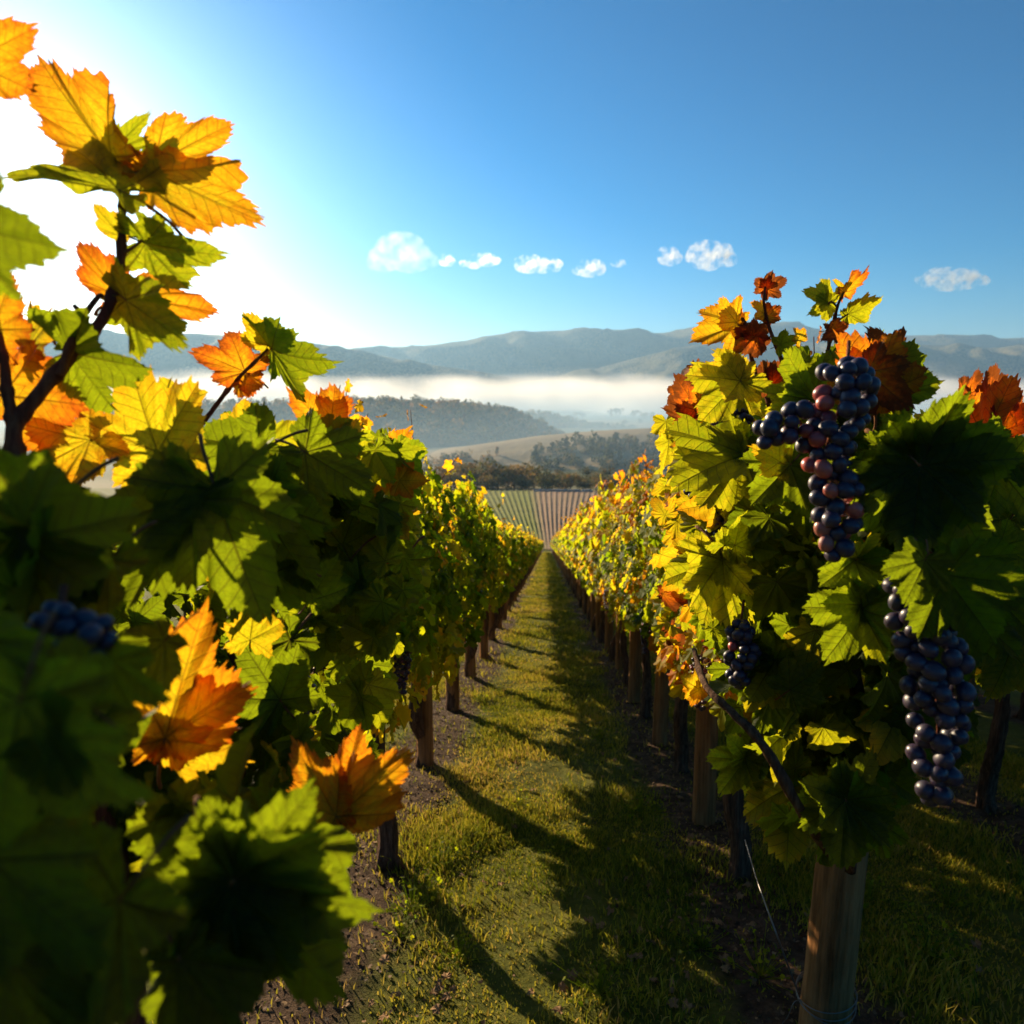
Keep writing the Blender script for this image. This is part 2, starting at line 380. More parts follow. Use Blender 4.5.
_, HW = ridge_hill('wooded_hill', [(100, 410), (260, 408), (330, 407), (420, 408), (470, 410), (510, 418), (545, 432), (575, 452)], 900, 190, M['hill_wood'], seed=21, nx=160, spur=.12)
_, HW2 = ridge_hill('wooded_hill', [(430, 425), (480, 416), (530, 418), (560, 421), (600, 431), (625, 440)], 1250, 150, M['hill_wood'], seed=22, nx=90, spur=.1)
_, HB = ridge_hill('brown_hill', [(300, 476), (380, 462), (430, 453), (480, 444), (540, 436), (600, 431), (660, 428), (760, 424), (1000, 420), (1300, 425)], 640, 200, M['hill_mid'], seed=31, nx=200, spur=.10)

# ------------------------------------------------------------------ trees
def crown_cloud(n, shape, leaf, seed):
    g = np.random.default_rng(seed); P = []
    cl = [(g.normal(0, .30), g.normal(0, .30), g.uniform(.25, .95), g.uniform(.22, .36)) for _ in range(14)]
    if shape == 'tall': cl = [(g.normal(0, .10), g.normal(0, .10), z, .20 * (1.15 - z * .75)) for z in np.linspace(.12, 1.0, 12)]
    if shape == 'loose': cl = [(g.normal(0, .36), g.normal(0, .36), g.uniform(.35, .95), g.uniform(.14, .26)) for _ in range(13)]
    out = []; tint = []
    for k in range(n):
        c = cl[g.integers(len(cl))]; d = g.normal(size=3); d /= np.linalg.norm(d); r = c[3] * g.uniform(.55, 1.08)
        p = np.array(c[:3]) + d * r; out.append(p); tint.append(.35 + .35 * g.random() + .2 * np.sin(c[0] * 9 + c[2] * 7))
    P = np.array(out); T = np.array(tint); nrm = g.normal(size=(n, 3)); nrm /= np.linalg.norm(nrm, axis=1)[:, None]
    a = np.cross(nrm, g.normal(size=(n, 3))); a /= np.linalg.norm(a, axis=1)[:, None]; b = np.cross(nrm, a)
    s = leaf * g.uniform(.6, 1.3, n)[:, None]
    V = np.stack([P - a * s, P - b * s * .7, P + a * s, P + b * s * .7], 1)
    return V.reshape(-1, 3), np.arange(n * 4).reshape(-1, 4), np.repeat(T, 4)
TREES = []
for i, (shape, n, lf) in enumerate([('round', 900, .055), ('loose', 700, .05), ('tall', 600, .045), ('round', 800, .06)]):
    mb = MB(); tube(mb, [(0, 0, -.05), (.01, .0, .3), (.0, .01, .6)], .03, .012, 6, 6, 1)
    for k in range(5):
        a = k * 1.3; tube(mb, [(0, 0, .25 + .06 * k), (.12 * math.cos(a), .12 * math.sin(a), .42 + .06 * k), (.25 * math.cos(a), .25 * math.sin(a), .6 + .05 * k)] if shape != 'tall' else [(0, 0, .2 + .1 * k), (.05 * math.cos(a), .05 * math.sin(a), .3 + .1 * k)], .012, .004, 5, 5, 1)
    V, Fc, T = crown_cloud(n, shape, lf, 40 + i)
    mb.add(V, Fc, 0, tint=T); TREES.append(mb.mesh('tree', [M['tree'], M['bark']], False))
def hill_height(H, x, y):
    XX, YY, Z = H; j = np.clip(np.searchsorted(XX[0], x), 1, XX.shape[1] - 1); i = np.argmin(np.abs(YY[:, j] - y)); return Z[i, j]
def plant_tree(x, y, z, h, kind, label, group, wid=1.):
    o = link(['round_tree', 'open_tree', 'poplar_tree', 'round_tree'][kind], TREES[kind]); o.location = (x, y, z - h * .03)
    o.scale = (h * wid, h * wid, h); o.rotation_euler.z = random.uniform(0, 6.28)
    tag(o, label, 'tree', group); return o
# trees on the crest of the wooded hill
def crest_trees(H, px0, px1, n, Y, h0, h1, label, group, v=0.0):
    XX, YY, Z = H; ny = 46
    for k in range(n):
        px = px0 + (px1 - px0) * (k + random.uniform(.1, .9)) / n
        x = at_y(px, 410, Y).x; j = int(np.clip(np.searchsorted(XX[0], x), 0, XX.shape[1] - 1))
        i = ny - 1 - int(random.uniform(0, v * ny)); 
        plant_tree(XX[i, j], YY[i, j], Z[i, j], random.uniform(h0, h1), random.choice([0, 1, 1, 2, 3]), label, group)
crest_trees(HW, 335, 545, 60, 900, 9, 15, 'hazy tree on the crest of the wooded hill left of the valley', 'trees along the crest of the wooded hill', .06)
crest_trees(HW2, 490, 605, 26, 1250, 10, 16, 'hazy tree on the low ridge behind the wooded hill', 'trees on the low ridge in the mist', .1)
# woodland on the flanks: a far-off wood, one mass
def woodland(name, H, n, h0, h1, label, px=None, vmin=0., vmax=.8, seed=5):
    XX, YY, Z = H; g = np.random.default_rng(seed); mb = MB(); ny = 46
    base = [crown_cloud(110, s, .12, 70 + q) for q, s in enumerate(['round', 'loose', 'tall', 'round'])]
    j0, j1 = 0, XX.shape[1] - 1
    if px: j0 = np.searchsorted(XX[0], at_y(px[0], 410, px[2]).x); j1 = min(j1, np.searchsorted(XX[0], at_y(px[1], 410, px[2]).x))
    for k in range(n):
        j = g.uniform(j0, j1 - 1e-3); ii = (ny - 1) * (1 - g.uniform(vmin, vmax)); a, b = int(ii), int(j)
        fx, fy = j - b, ii - a; b2 = min(b + 1, XX.shape[1] - 1)
        x = XX[a, b] * (1 - fx) + XX[a, b2] * fx; y = YY[a, b] * (1 - fy) + YY[a + 1, b] * fy; z = Z[a, b] * (1 - fy) + Z[a + 1, b] * fy
        V, Fc, T = base[g.integers(4)]; h = g.uniform(h0, h1); c, s = np.cos(k), np.sin(k)
        mb.add(np.stack([(V[:, 0] * c - V[:, 1] * s) * h + x, (V[:, 0] * s + V[:, 1] * c) * h + y, V[:, 2] * h + z - h * .08], -1), Fc, 0, tint=T + g.uniform(-.3, .3))
    o = mb.build(name, M['tree'], None, False); tag(o, label, 'woodland', None, 'stuff'); return o
woodland('woodland', HW, 900, 8, 14, 'dark hazy woodland covering the hillside left of the valley', (100, 575, 900), 0, .85)
woodland('woodland', HW2, 260, 8, 13, 'pale misty woodland on the low ridge behind the wooded hill', None, 0, .8)
woodland('woodland', HB, 420, 6, 10, 'brown autumn woodland on the near flank of the brown hill', (535, 1000, 640), .36, .85, 9)
woodland('woodland', HB, 110, 4, 8, 'dark wood at the foot of the brown hill on the left', (330, 505, 640), .45, .95, 10)
# hedge trees at the bottom of the ploughed field
for k in range(58):
    px = 330 + k * 6.2 + random.uniform(-2, 2); Y = random.uniform(272, 330)
    p = at_y(px, 480, Y); plant_tree(p.x, Y, float(zbase(Y)), random.uniform(4.5, 9.5) * (1.25 if px < 540 else .8), random.choice([0, 3, 0, 1]), 'bushy tree in the hedge line at the foot of the ploughed field', 'hedge trees below the ploughed field', 1.1)
for px, py, Y, h, kd in [(575, 420, 1600, 14, 1), (583, 418, 1650, 12, 0), (611, 418, 1700, 20, 2), (616, 418, 1700, 22, 1), (634, 420, 1650, 18, 1), (644, 421, 1600, 14, 0), (652, 421, 1600, 13, 3), (592, 427, 1150, 9, 0), (600, 427, 1150, 9, 3), (625, 425, 1300, 8, 0), (640, 424, 1350, 8, 3), (656, 425, 1300, 9, 0), (565, 428, 1150, 9, 3)]:
    p = at_y(px, py, Y); plant_tree(p.x, Y, -51, h, kd, 'lone tree on the misty valley meadows between wood and fog', 'lone trees on the valley meadows', 1.1)
for k in range(26):
    px = random.uniform(480, 640); Y = random.uniform(345, 450); p = at_y(px, 470, Y)
    plant_tree(p.x, Y, float(zbase(Y)), random.uniform(3, 6), random.choice([0, 3]), 'small round bush on the rough ground beyond the ploughed field', 'bushes on the rough valley ground', 1.2)
# low dry-stone wall along the far edge of the field
iv, ifc = icosphere(2)
wl = MB(); x0, x1 = at_y(534, 492, 258).x, at_y(592, 492, 258).x
for k in range(150):
    u = k / 150; x = x0 + (x1 - x0) * u; yy = 258 + random.uniform(-.4, .4); s = random.uniform(.25, .55)
    wl.add(iv * np.array([s, s * .7, s * .6]) * (1 + .12 * rng.standard_normal((len(iv), 1))) + np.array([x, yy, float(zbase(258)) + .3 + random.choice([.1, .5])]), ifc)
tag(wl.build('stone_wall', M['stone'], None, False), 'low pale rough stone wall at the far edge of the ploughed field', 'stone wall')

# ------------------------------------------------------------------ clouds (outside the haze)
def volume_material(name, dens, col_=(1, 1, 1), an=.3, noise=None, zf=None):
    m = N(name); v = m.n('VolumePrincipled'); v.inputs['Color'].default_value = (*col_, 1); v.inputs['Anisotropy'].default_value = an
    v.inputs['Density'].default_value = dens
    if noise:
        sc_, lo, hi = noise; n1 = m.noise(sc_, 5, .62, m.obj())
        d = m.math('MULTIPLY', m.math('MULTIPLY', m.math('SUBTRACT', n1, lo, clamp=True), 1 / (hi - lo), clamp=True), dens)
        if zf:
            sx = m.n('SeparateXYZ'); m.l(m.obj(), sx.inputs[0])
            g = m.math('DIVIDE', m.math('SUBTRACT', zf[1], m.math('SUBTRACT', sx.outputs[2], m.math('MULTIPLY', m.math('SUBTRACT', m.noise(sc_ * .6, 3, .5, m.obj()), .5), zf[2]))), zf[1] - zf[0], clamp=True)
            d = m.math('MULTIPLY', d, g)
        m.l(d, v.inputs['Density'])
    return m.done(v.outputs[0], True)
M['cloud'] = volume_material('cloud_vapour', .012, (1, .98, .94), .68, (.0085, .50, .68))
M['cloud_thin'] = volume_material('thin_cloud_vapour', .0014, (1, 1, 1), .45, (.007, .44, .66))
def cloud(px, py, wpx, hpx, label, seed, n=14, mat='cloud'):
    Y = 9000; c = at_y(px, py, Y); k = Y / F; g = np.random.default_rng(seed); mb = MB()
    for q in range(n):
        u = g.uniform(-1, 1); r = hpx * k * (.62 - .35 * abs(u)) * g.uniform(.7, 1.1)
        p = np.array([u * wpx * k * .42, g.uniform(-.3, .3) * hpx * k, hpx * k * (.15 * g.uniform(-1, 1)) + r * .3])
        mb.add(iv * r * np.array([1.25, 1, .8]) + p, ifc)
    o = mb.build('cloud', M[mat]); o.location = c
    md = o.modifiers.new('r', 'REMESH'); md.mode = 'VOXEL'; md.voxel_size = hpx * k * .07
    tag(o, label, 'cloud', 'small clouds above the hills'); return o
cloud(402, 262, 66, 32, 'faint white cloud farthest left, leftmost over the valley fog', 1, 14, 'cloud_thin')
cloud(447, 262, 14, 12, 'tiny cloud puff between the faint left cloud and the long cloud', 2, 6)
cloud(482, 264, 40, 16, 'small white cloud joining the left end of the long flat cloud', 3, 9)
cloud(530, 267, 66, 17, 'long flat white cloud left of the picture centre above the hills', 4)
cloud(590, 271, 30, 16, 'small round cloud just right of the long flat cloud', 5, 8)
cloud(619, 265, 12, 10, 'tiniest round cloud puff in the row above the fog bank', 6, 5)
cloud(669, 259, 16, 18, 'small ragged puff touching the left of the brightest cloud', 7, 6)
cloud(711, 259, 48, 25, 'bright puffy cloud above the tallest red shoots of the right vine', 8)
cloud(954, 282, 62, 23, 'white puffy cloud at the far right above the hill crest', 9)

# ------------------------------------------------------------------ leaves
def leaf_template(nth, nr, seed=0, serr=1., maple=0., tooth=7.5, basal=.60):
    g = np.random.default_rng(seed)
    th = np.linspace(-np.pi, np.pi, nth, endpoint=False)
    k_ = .80 + .10 * maple
    lob = [(0, 1.0, .56), (R(52), k_ + .04 * g.normal(), .56), (-R(52), k_ + .04 * g.normal(), .56), (R(112), basal, .62), (-R(112), basal, .62)]
    if basal < .5: lob = [(c_ * (.86 if abs(c_) < 1 else 1), L_ , w_ * .92) for c_, L_, w_ in lob]
    r = np.full(nth, .26)
    for c, L, wd in lob:
        d = np.abs(th - c); r = np.maximum(r, L * (1 - (.80 + .35 * maple) * (d / (wd * 2.0)) ** 1.3) * np.where(d < wd * 1.6, 1, .6))
    r = np.where(np.abs(th) > R(150), r * np.interp(np.abs(th), [R(150), np.pi], [1, .22]), r)
    base = r.copy()
    if serr:
        ps = th * 180 / np.pi / tooth + .5 * np.sin(th * 3 + seed); saw = ps % 1; saw = np.where(th < 0, saw, 1 - saw); saw = np.where(saw < .72, 1 - saw / .72, (saw - .72) / .28) * .45; am = .65 + .6 * np.sin(np.floor(ps) * 2.4 + seed); r = r * (1 + serr * am * (.08 - .24 * np.minimum(saw, .4)))
        r = r * (1 + .02 * g.normal(size=nth))
    rad = np.linspace(0, 1, nr + 1)[1:]
    RR, TH = np.meshgrid(rad, th); Rr = RR * r[:, None]
    X = Rr * np.sin(TH); Y = Rr * np.cos(TH)
    X = np.concatenate([[0], X.ravel()]); Y = np.concatenate([[0], Y.ravel()]); E = np.concatenate([[0], RR.ravel()])
    T2 = np.concatenate([[0], TH.ravel()])
    a, b, c_, ph = g.uniform(.05, .40), g.uniform(-.50, -.05), g.uniform(.045, .10), g.uniform(0, 6)
    Z = a * np.abs(X) ** 1.2 + b * (Y * np.abs(Y)) * .8 - .12 * X * X + c_ * E ** 2 * np.sin(7 * T2 + ph) + .03 * E ** 2 * np.sin(17 * T2 + 2 * ph) + g.uniform(-.25, .25) * X * Y
    rr0 = np.hypot(X, Y); an = np.abs(np.arctan2(X, Y)); dl = np.minimum(an, np.minimum(np.abs(an - R(52)), np.abs(an - R(112))))
    Z += -.045 * np.clip(1 - dl * 7, 0, 1) * rr0 ** .5 * (rr0 > 0)
    V = np.stack([X, Y, Z], -1)
    q = np.arange(nth); qn = (q + 1) % nth
    tri = np.stack([np.zeros(nth, int), 1 + qn * nr, 1 + q * nr], -1)
    fs = [tri]
    for k in range(nr - 1): fs.append(np.stack([1 + q * nr + k, 1 + qn * nr + k, 1 + qn * nr + k + 1, 1 + q * nr + k + 1], -1))
    return V, fs, E, X, Y
HT = [leaf_template(330, 8, s, 1.05, .6 * (s % 2), 6.0, .62 if s % 2 else .36) for s in range(1, 8)]
L0 = [leaf_template(120, 4, s, 1.0, .5 * (s % 2), 10., .6 if s % 2 else .45) for s in range(11, 16)]
L1 = [leaf_template(64, 3, s, .9, .2, 14.) for s in range(4)]
L2 = [leaf_template(14, 1, s, 0) for s in range(3)]
L3 = [leaf_template(7, 1, s, 0) for s in range(2)]
HERO_ME = []
for V, fs, E, X, Y in HT:
    mb = MB(); mb.add(V, fs, 0, edge=E, lx=X, ly=Y, tint=0.)
    tube(mb, [(0, .0, -.005), (0, -.2, -.03), (.02, -.42, -.13), (.03, -.55, -.25)], .016, .022, 10, 6, 1)
    HERO_ME.append(mb.mesh('leaf', [M['leaf_hero'], M['petiole']]))
def rot_from(T, Nn):
    X = np.cross(T, Nn); X /= np.linalg.norm(X, axis=-1, keepdims=True) + 1e-9; Nn = np.cross(X, T); return np.stack([X, T, Nn], -1)
def scatter(mb, tmpl, P, Tdir, Nrm, size, tint, lxy=False):
    """bakes one leaf per row of P into mb"""
    Tdir = Tdir / np.linalg.norm(Tdir, axis=1)[:, None]; Rm = rot_from(Tdir, Nrm)
    pick = rng.integers(len(tmpl), size=len(P))
    for k, (V, fs, E, X, Y) in enumerate(tmpl):
        I = np.where(pick == k)[0]
        if not len(I): continue
        W = np.einsum('nij,vj->nvi', Rm[I], V) * size[I][:, None, None] + P[I][:, None]
        off = (np.arange(len(I)) * len(V))[:, None, None]
        FF = [(f[None] + off).reshape(-1, f.shape[1]) for f in fs]
        at_ = dict(edge=np.tile(E, len(I)), tint=np.repeat(tint[I], len(V)))
        if lxy: at_.update(lx=np.tile(X, len(I)), ly=np.tile(Y, len(I)))
        mb.add(W.reshape(-1, 3), FF, 0, **at_)
def canopy(mb, n, tmpl, g, half=.8, zb=.90, zt=2.04, wid=.25, size=(.055, .095), lxy=False, shoots=7, seed=0, aut=0.):
    y = g.uniform(-half, half, n)
    top = zt + .16 * fbm(y * 4, y * 0, seed, 3, 1.7) * 1.6; bot = zb + .11 * fbm(y * 5, y * 0 + 3, seed + 1, 3, 1.5)
    u = g.random(n) ** .85; z = bot + (top - bot) * u
    side = g.choice([-1, 1], n); bulge = wid * (.55 + .6 * np.sin(np.clip(u, .03, 1) * np.pi) ** .6) * (1 + .35 * fbm(y * 6, z * 5, seed + 2, 3, 1))
    x = side * bulge * (1 - g.random(n) ** 2.4)
    P = np.stack([x, y, z], -1)
    Nr = np.stack([side * (.9 + .4 * g.random(n)), g.normal(0, .45, n), .25 + g.normal(0, .4, n) + np.clip(u - .8, 0, 1) * 3], -1)
    Td = np.stack([side * .25 + g.normal(0, .35, n), g.normal(0, .6, n), -.8 + g.normal(0, .35, n)], -1)
    tint = .20 + .09 * g.normal(size=n) + .14 * fbm(y * 3, z * 3, seed + 4, 3, 1.6) + np.clip(u - .62, 0, 1) * (.40 + aut) * g.random(n) + (g.random(n) < .09) * g.uniform(.1, .4, n)
    sz = g.uniform(*size, n)
    # shoots that stand above the canopy
    SP, ST, SN, SS, SC = [], [], [], [], []; canes = []
    for k in range(shoots):
        y0 = g.uniform(-half, half); x0 = g.uniform(-.6, .6) * wid; hh = g.uniform(.06, .28); lean = g.normal(0, .16, 2)
        pts = [np.array([x0 + lean[0] * t, y0 + lean[1] * t, zt - .25 + (hh + .25) * t]) for t in np.linspace(0, 1, 5)]; canes.append(pts)
        for t in np.linspace(.35, 1, int(3 + hh * 14)):
            p = pts[0] * (1 - t) + pts[-1] * t + g.normal(0, .035, 3); SP.append(p); d = g.normal(0, 1, 3); d[2] *= .6; ST.append(d + [0, 0, .1])
            SN.append(g.normal(0, 1, 3)); SS.append(g.uniform(.5, .9) * size[1] * (1.1 - .5 * t)); SC.append(g.uniform(.3, .6) + .35 * t * g.random())
    if SP:
        P = np.vstack([P, SP]); Td = np.vstack([Td, ST]); Nr = np.vstack([Nr, SN]); sz = np.concatenate([sz, SS]); tint = np.concatenate([tint, SC])
    P[:, 2] -= SLOPE * P[:, 1]
    scatter(mb, tmpl, P, Td, Nr, sz, np.clip(tint, .02, .54), lxy); return canes

# ------------------------------------------------------------------ grapes
gv, gf = icosphere(3); gv2, gf2 = icosphere(2)
grape_me = MB().add(gv * np.array([1, 1, 1.06]), gf, tint=0.).mesh('grape', M['grape'])
def cluster_points(blobs, r, seed, tries=6000, cap=100, front=None):
    g = np.random.default_rng(seed); out = []
    C = np.array([b[:3] for b in blobs]); B = np.array([b[3] for b in blobs])
    for _ in range(tries):
        k = g.choice(len(B), p=B ** 2 / (B ** 2).sum()); d = g.normal(size=3); d /= np.linalg.norm(d)
        if front is not None and d @ front < -.25: continue
        p = C[k] + d * B[k] * g.uniform(.9, 1.02)
        if ((np.linalg.norm(p - C, axis=1) - B) < -r * .9).any(): continue
        if out and (np.linalg.norm(np.array(out) - p, axis=1) < r * 1.48).any(): continue
        out.append(p)
        if len(out) >= cap: break
    return np.array(out)
def cluster_mesh(seed, r=.009, L=.15, sph=(gv2, gf2)):
    bl = [(0, 0, -L * t, .036 * (1 - .62 * t) + .006) for t in np.linspace(0, 1, 6)]
    mb = MB(); g = np.random.default_rng(seed)
    for p in cluster_points(bl, r, seed, 2500, 90): mb.add(sph[0] * r * g.uniform(.9, 1.08) + p, sph[1], 0, tint=g.uniform(0, .5) + (g.random() < .12) * .3)
    tube(mb, [(0, 0, .08), (.005, .003, .04), (0, 0, 0)], .002, .0025, 5, 5, 1)
    return mb.mesh('grape_cluster', [M['grape'], M['cane']])
CLUS = [cluster_mesh(s) for s in (1, 2, 3)]

# ------------------------------------------------------------------ vines
def trunk_mb(g, h=.86, r=.038):
    mb = MB(); dx, dy = g.normal(0, .035, 2)
    pts = [(0, 0, -.08), (g.normal(0, .012), g.normal(0, .015), .18), (dx, dy, .42), (dx * .3 + g.normal(0, .02), dy, .66), (dx * .5, dy * .4, h)]
    tube(mb, pts, r * 1.3, r * .85, 26, 14, 0, .06, 5)
    for k in range(3):   # strands of shaggy bark and surface roots
        a = g.uniform(0, 6.28); q = [np.array(p) + .7 * r * np.array([math.cos(a + i * .5), math.sin(a + i * .5), 0]) for i, p in enumerate(pts)]
        tube(mb, q, r * .6, r * .4, 20, 8, 0, .08)
    for k in range(4):
        a = g.uniform(0, 6.28); tube(mb, [(0, 0, .12), (.05 * math.cos(a), .05 * math.sin(a), .02), (.12 * math.cos(a), .12 * math.sin(a), -.06)], r * .7, r * .3, 6, 7, 0, .05)
    return mb
def cordon_mb(g):
    mb = MB()
    for s in (-1, 1):
        tube(mb, [(0, 0, .78), (g.normal(0, .01), s * .12, .87 - SLOPE * s * .12), (g.normal(0, .03), s * .4, .90 + g.normal(0, .02) - SLOPE * s * .4), (g.normal(0, .03), s * .78, .92 - SLOPE * s * .78)], .030, .014, 20, 9, 0, .08, 3, 5)
    return mb
def near_vine(seed, n, tmpl, aut, lxy=False, ncane=8, ncl=4):
    g = np.random.default_rng(seed); root = empty('grapevine')
    trunk_mb(g).build('trunk', M['bark'], root); cordon_mb(g).build('cordon', M['bark'], root)
    mb = MB(); shoots = canopy(mb, n, tmpl, g, aut=aut, seed=seed, lxy=lxy); mb.build('foliage', M['leaf'], root)
    for k in range(ncane):
        y0 = -.7 + 1.4 * (k + .5) / ncane; c = MB()
        tube(c, [(0, y0, .9 - SLOPE * y0)] + [(g.normal(0, .05), y0 + g.normal(0, .07), z - SLOPE * y0) for z in (1.25, 1.6, 1.95)], .006, .0035, 14, 6, 0, .03, 0, 6)
        if k < len(shoots): pass
        c.build('cane', M['cane'], root)
    c = MB()
    for pts in shoots: tube(c, [p - np.array([0, 0, SLOPE * p[1]]) for p in pts], .0035, .0018, 8, 5)
    c.build('shoot', M['cane'], root)
    for k in range(ncl):
        o = link('grape_cluster', CLUS[k % 3], root); y0 = g.uniform(-.6, .6); o.location = (g.choice([-1, 1]) * g.uniform(.14, .27), y0, g.uniform(.95, 1.25) - SLOPE * y0); o.rotation_euler.z = g.uniform(0, 6)
        setcol(o, g.uniform(0, .12))
    return root
def mid_vine(seed, n, tmpl, aut):
    g = np.random.default_rng(seed); root = empty('grapevine')
    mb = trunk_mb(g); mb.build('trunk', M['bark'], root); cordon_mb(g).build('cordon', M['bark'], root)
    mb = MB(); canopy(mb, n, tmpl, g, aut=aut, seed=seed, size=(.06, .10)); mb.build('foliage', M['leaf'], root)
    return root
def far_vine_mesh(seed, n, tmpl, aut):
    g = np.random.default_rng(seed); mb = MB(); canopy(mb, n, tmpl, g, aut=aut, seed=seed, size=(.06, .105), shoots=5)
    for a in mb.m: a[:] = 0
    tube(mb, [(0, 0, -.06), (.01, .02, .4), (0, 0, .9)], .045, .03, 5, 6, 1); return mb.mesh('grapevine', [M['leaf'], M['bark']])
NEAR = [near_vine(100 + s, 1150, L1, .2) for s in range(3)]
MID = [mid_vine(200 + s, 1050, L2, .25) for s in range(3)]
FARM = [far_vine_mesh(300 + s, 900, L3, .25) for s in range(4)]
used = set()
def post_mesh(seed, h=1.02, r=.058):
    g = np.random.default_rng(seed); mb = MB(); k = 20; n = 16; th = np.linspace(0, 2 * np.pi, k, endpoint=False)
    lean = g.normal(0, .012, 2); prof = 1 + .05 * np.sin(2 * th + g.uniform(0, 6)) + .035 * g.normal(size=k); zs = np.concatenate([np.linspace(-.15, h, n), [h + .006]])
    V = []
    for i, z in enumerate(zs):
        rr = r * prof * (1.05 - .08 * z) * (1 + .012 * g.normal(size=k)) * (1 if i < n else .86)
        for c in (2, 9, 15): rr = rr * np.where((np.arange(k) == c), .88, 1)       # drying cracks
        V.append(np.stack([rr * np.cos(th) + lean[0] * z, rr * np.sin(th) + lean[1] * z, np.full(k, z)], -1))
    V = np.concatenate(V + [np.array([[lean[0] * h, lean[1] * h, h + .008]])]); i, j = np.meshgrid(np.arange(n), np.arange(k), indexing='ij'); a = i * k + j; b = i * k + (j + 1) % k
    mb.add(V, [np.stack([a, b, b + k, a + k], -1).reshape(-1, 4), np.stack([n * k + np.arange(k), n * k + (np.arange(k) + 1) % k, np.full(k, (n + 1) * k)], -1)]); return mb.mesh('vine_post', M['post'])
POSTS = [post_mesh(s) for s in range(4)]
SIDE = {-6.10: 'outermost row at the left', -4.36: 'third row left of the alley', -2.61: 'second row left of the alley', -.86: 'left row', .89: 'right row', 2.66: 'second row right of the alley', 4.43: 'third row right of the alley', 6.2: 'outermost row at the right'}
ORD = ['nearest', 'second', 'third', 'fourth', 'fifth', 'sixth', 'seventh', 'eighth', 'ninth', 'tenth']
tintoff = {-6.10: 0,  -4.36: 0, -2.61: .02, -.86: .05, .89: .13, 2.66: .04, 4.43: .05, 6.2: .05}  # right row set yellower: its sunlit look is put into the leaf colour
FIRSTV = {-6.10: 3.6, -.86: 3.05, .89: 2.95, 2.66: 2.5, 4.43: 3.3, 6.2: 4.0}
FIRSTP = {-6.10: 4.4, -4.36: 4.0, -2.61: 3.3, -.86: 4.55, .89: 2.12, 2.66: 3.3, 4.43: 4.1, 6.2: 4.8}
STEP = 1.5
for rx in ROWS:
    inner = abs(rx) < 1; yend = 104 if inner else (45 if abs(rx) < 3 else 16)
    y = FIRSTV[rx]; k = 0
    while y < yend:
        if y < 7.5 and abs(rx) < 3:
            j = (k + int(rx * 7)) % 3; src = NEAR[j]
            key = ('n', j); root = src if key not in used else copy_tree(src); used.add(key); first = 'near'
        elif y < 32 and abs(rx) < 3 or (y < 9):
            j = (k + int(rx * 5)) % 3; src = MID[j]; key = ('m', j); root = src if key not in used else copy_tree(src); used.add(key); first = 'mid'
        else:
            root = link('grapevine', FARM[(k + int(rx * 3)) % 4]); first = 'far'
        root.location = (rx + (.09 if rx == -.86 and k == 0 else random.uniform(-.03, .03)), y, -SLOPE * y)
        sz = random.uniform(.94, 1.07) * (.92 if rx < 0 else 1.03) * (.90 if rx == -.86 and y > 9 else 1); root.scale = (random.uniform(.9, 1.15), 1.04, sz)
        setcol(root, tintoff[rx] + random.uniform(-.03, .05))
        side = 'green leaves in shade' if rx < 0 else 'yellow green leaves lit by the sun'
        g_ = f'grapevines of the {SIDE[rx]}'
        if inner and k < 10: lab = f'{ORD[k]} grapevine along the {SIDE[rx]}, {side}'
        elif first == 'far' and inner: lab = f'small distant grapevine down the {SIDE[rx]}, {side}'
        elif inner: lab = f'grapevine midway down the {SIDE[rx]}, {side}'
        else: lab = f'grapevine in the {SIDE[rx]}'
        tag(root, lab, 'grapevine', g_)
        y += STEP; k += 1
    y = FIRSTP[rx]; k = 0
    while y < yend:
        o = link('vine_post', POSTS[(k + 1) % 4]); o.location = (rx + random.uniform(-.015, .015), y, -SLOPE * y); o.rotation_euler = (random.uniform(-.02, .02), random.uniform(-.02, .02), random.uniform(0, 6))
        o.scale = (1, 1, 1)
        if inner and k < 10: lab = f'{ORD[k]} round wooden post along the {SIDE[rx]} of the alley'
        elif inner: lab = f'small distant wooden post far down the {SIDE[rx]} of the alley'
        else: lab = f'wooden post in the {SIDE[rx]}'
        tag(o, lab, 'post', f'wooden posts of the {SIDE[rx]}')
        y += STEP * (1 if inner else 2); k += 1
    for zz, nm in ((.9, 'lowest'), (1.35, 'middle'), (1.85, 'topmost')):
        if abs(rx) > 3: continue
        mb = MB(); tube(mb, [(rx, FIRSTP[rx], zz - SLOPE * FIRSTP[rx]), (rx, yend, zz - SLOPE * yend)], .0014, .0014, 2, 5)
        tag(mb.build('trellis_wire', M['wire']), f'{nm} thin trellis wire strung along the {SIDE[rx]}', 'wire', f'trellis wires of the {SIDE[rx]}')
# end posts and unused prototypes
for lst, kk in ((NEAR, 'n'), (MID, 'm')):
    for j, o in enumerate(lst):
        if (kk, j) not in used: 
            for c in list(o.children): bpy.data.objects.remove(c)
            bpy.data.objects.remove(o)
# thicken the nearest right post
for o in bpy.data.objects:
    if o.name.startswith('vine_post') and o.get('label', '') == 'nearest round wooden post along the right row of the alley':
        o.scale = (1.28, 1.28, 1.0); o.location.x = on_slope(822, 1040).x; o.location.y = on_slope(822, 1040).y; o.location.z = -SLOPE * o.location.y

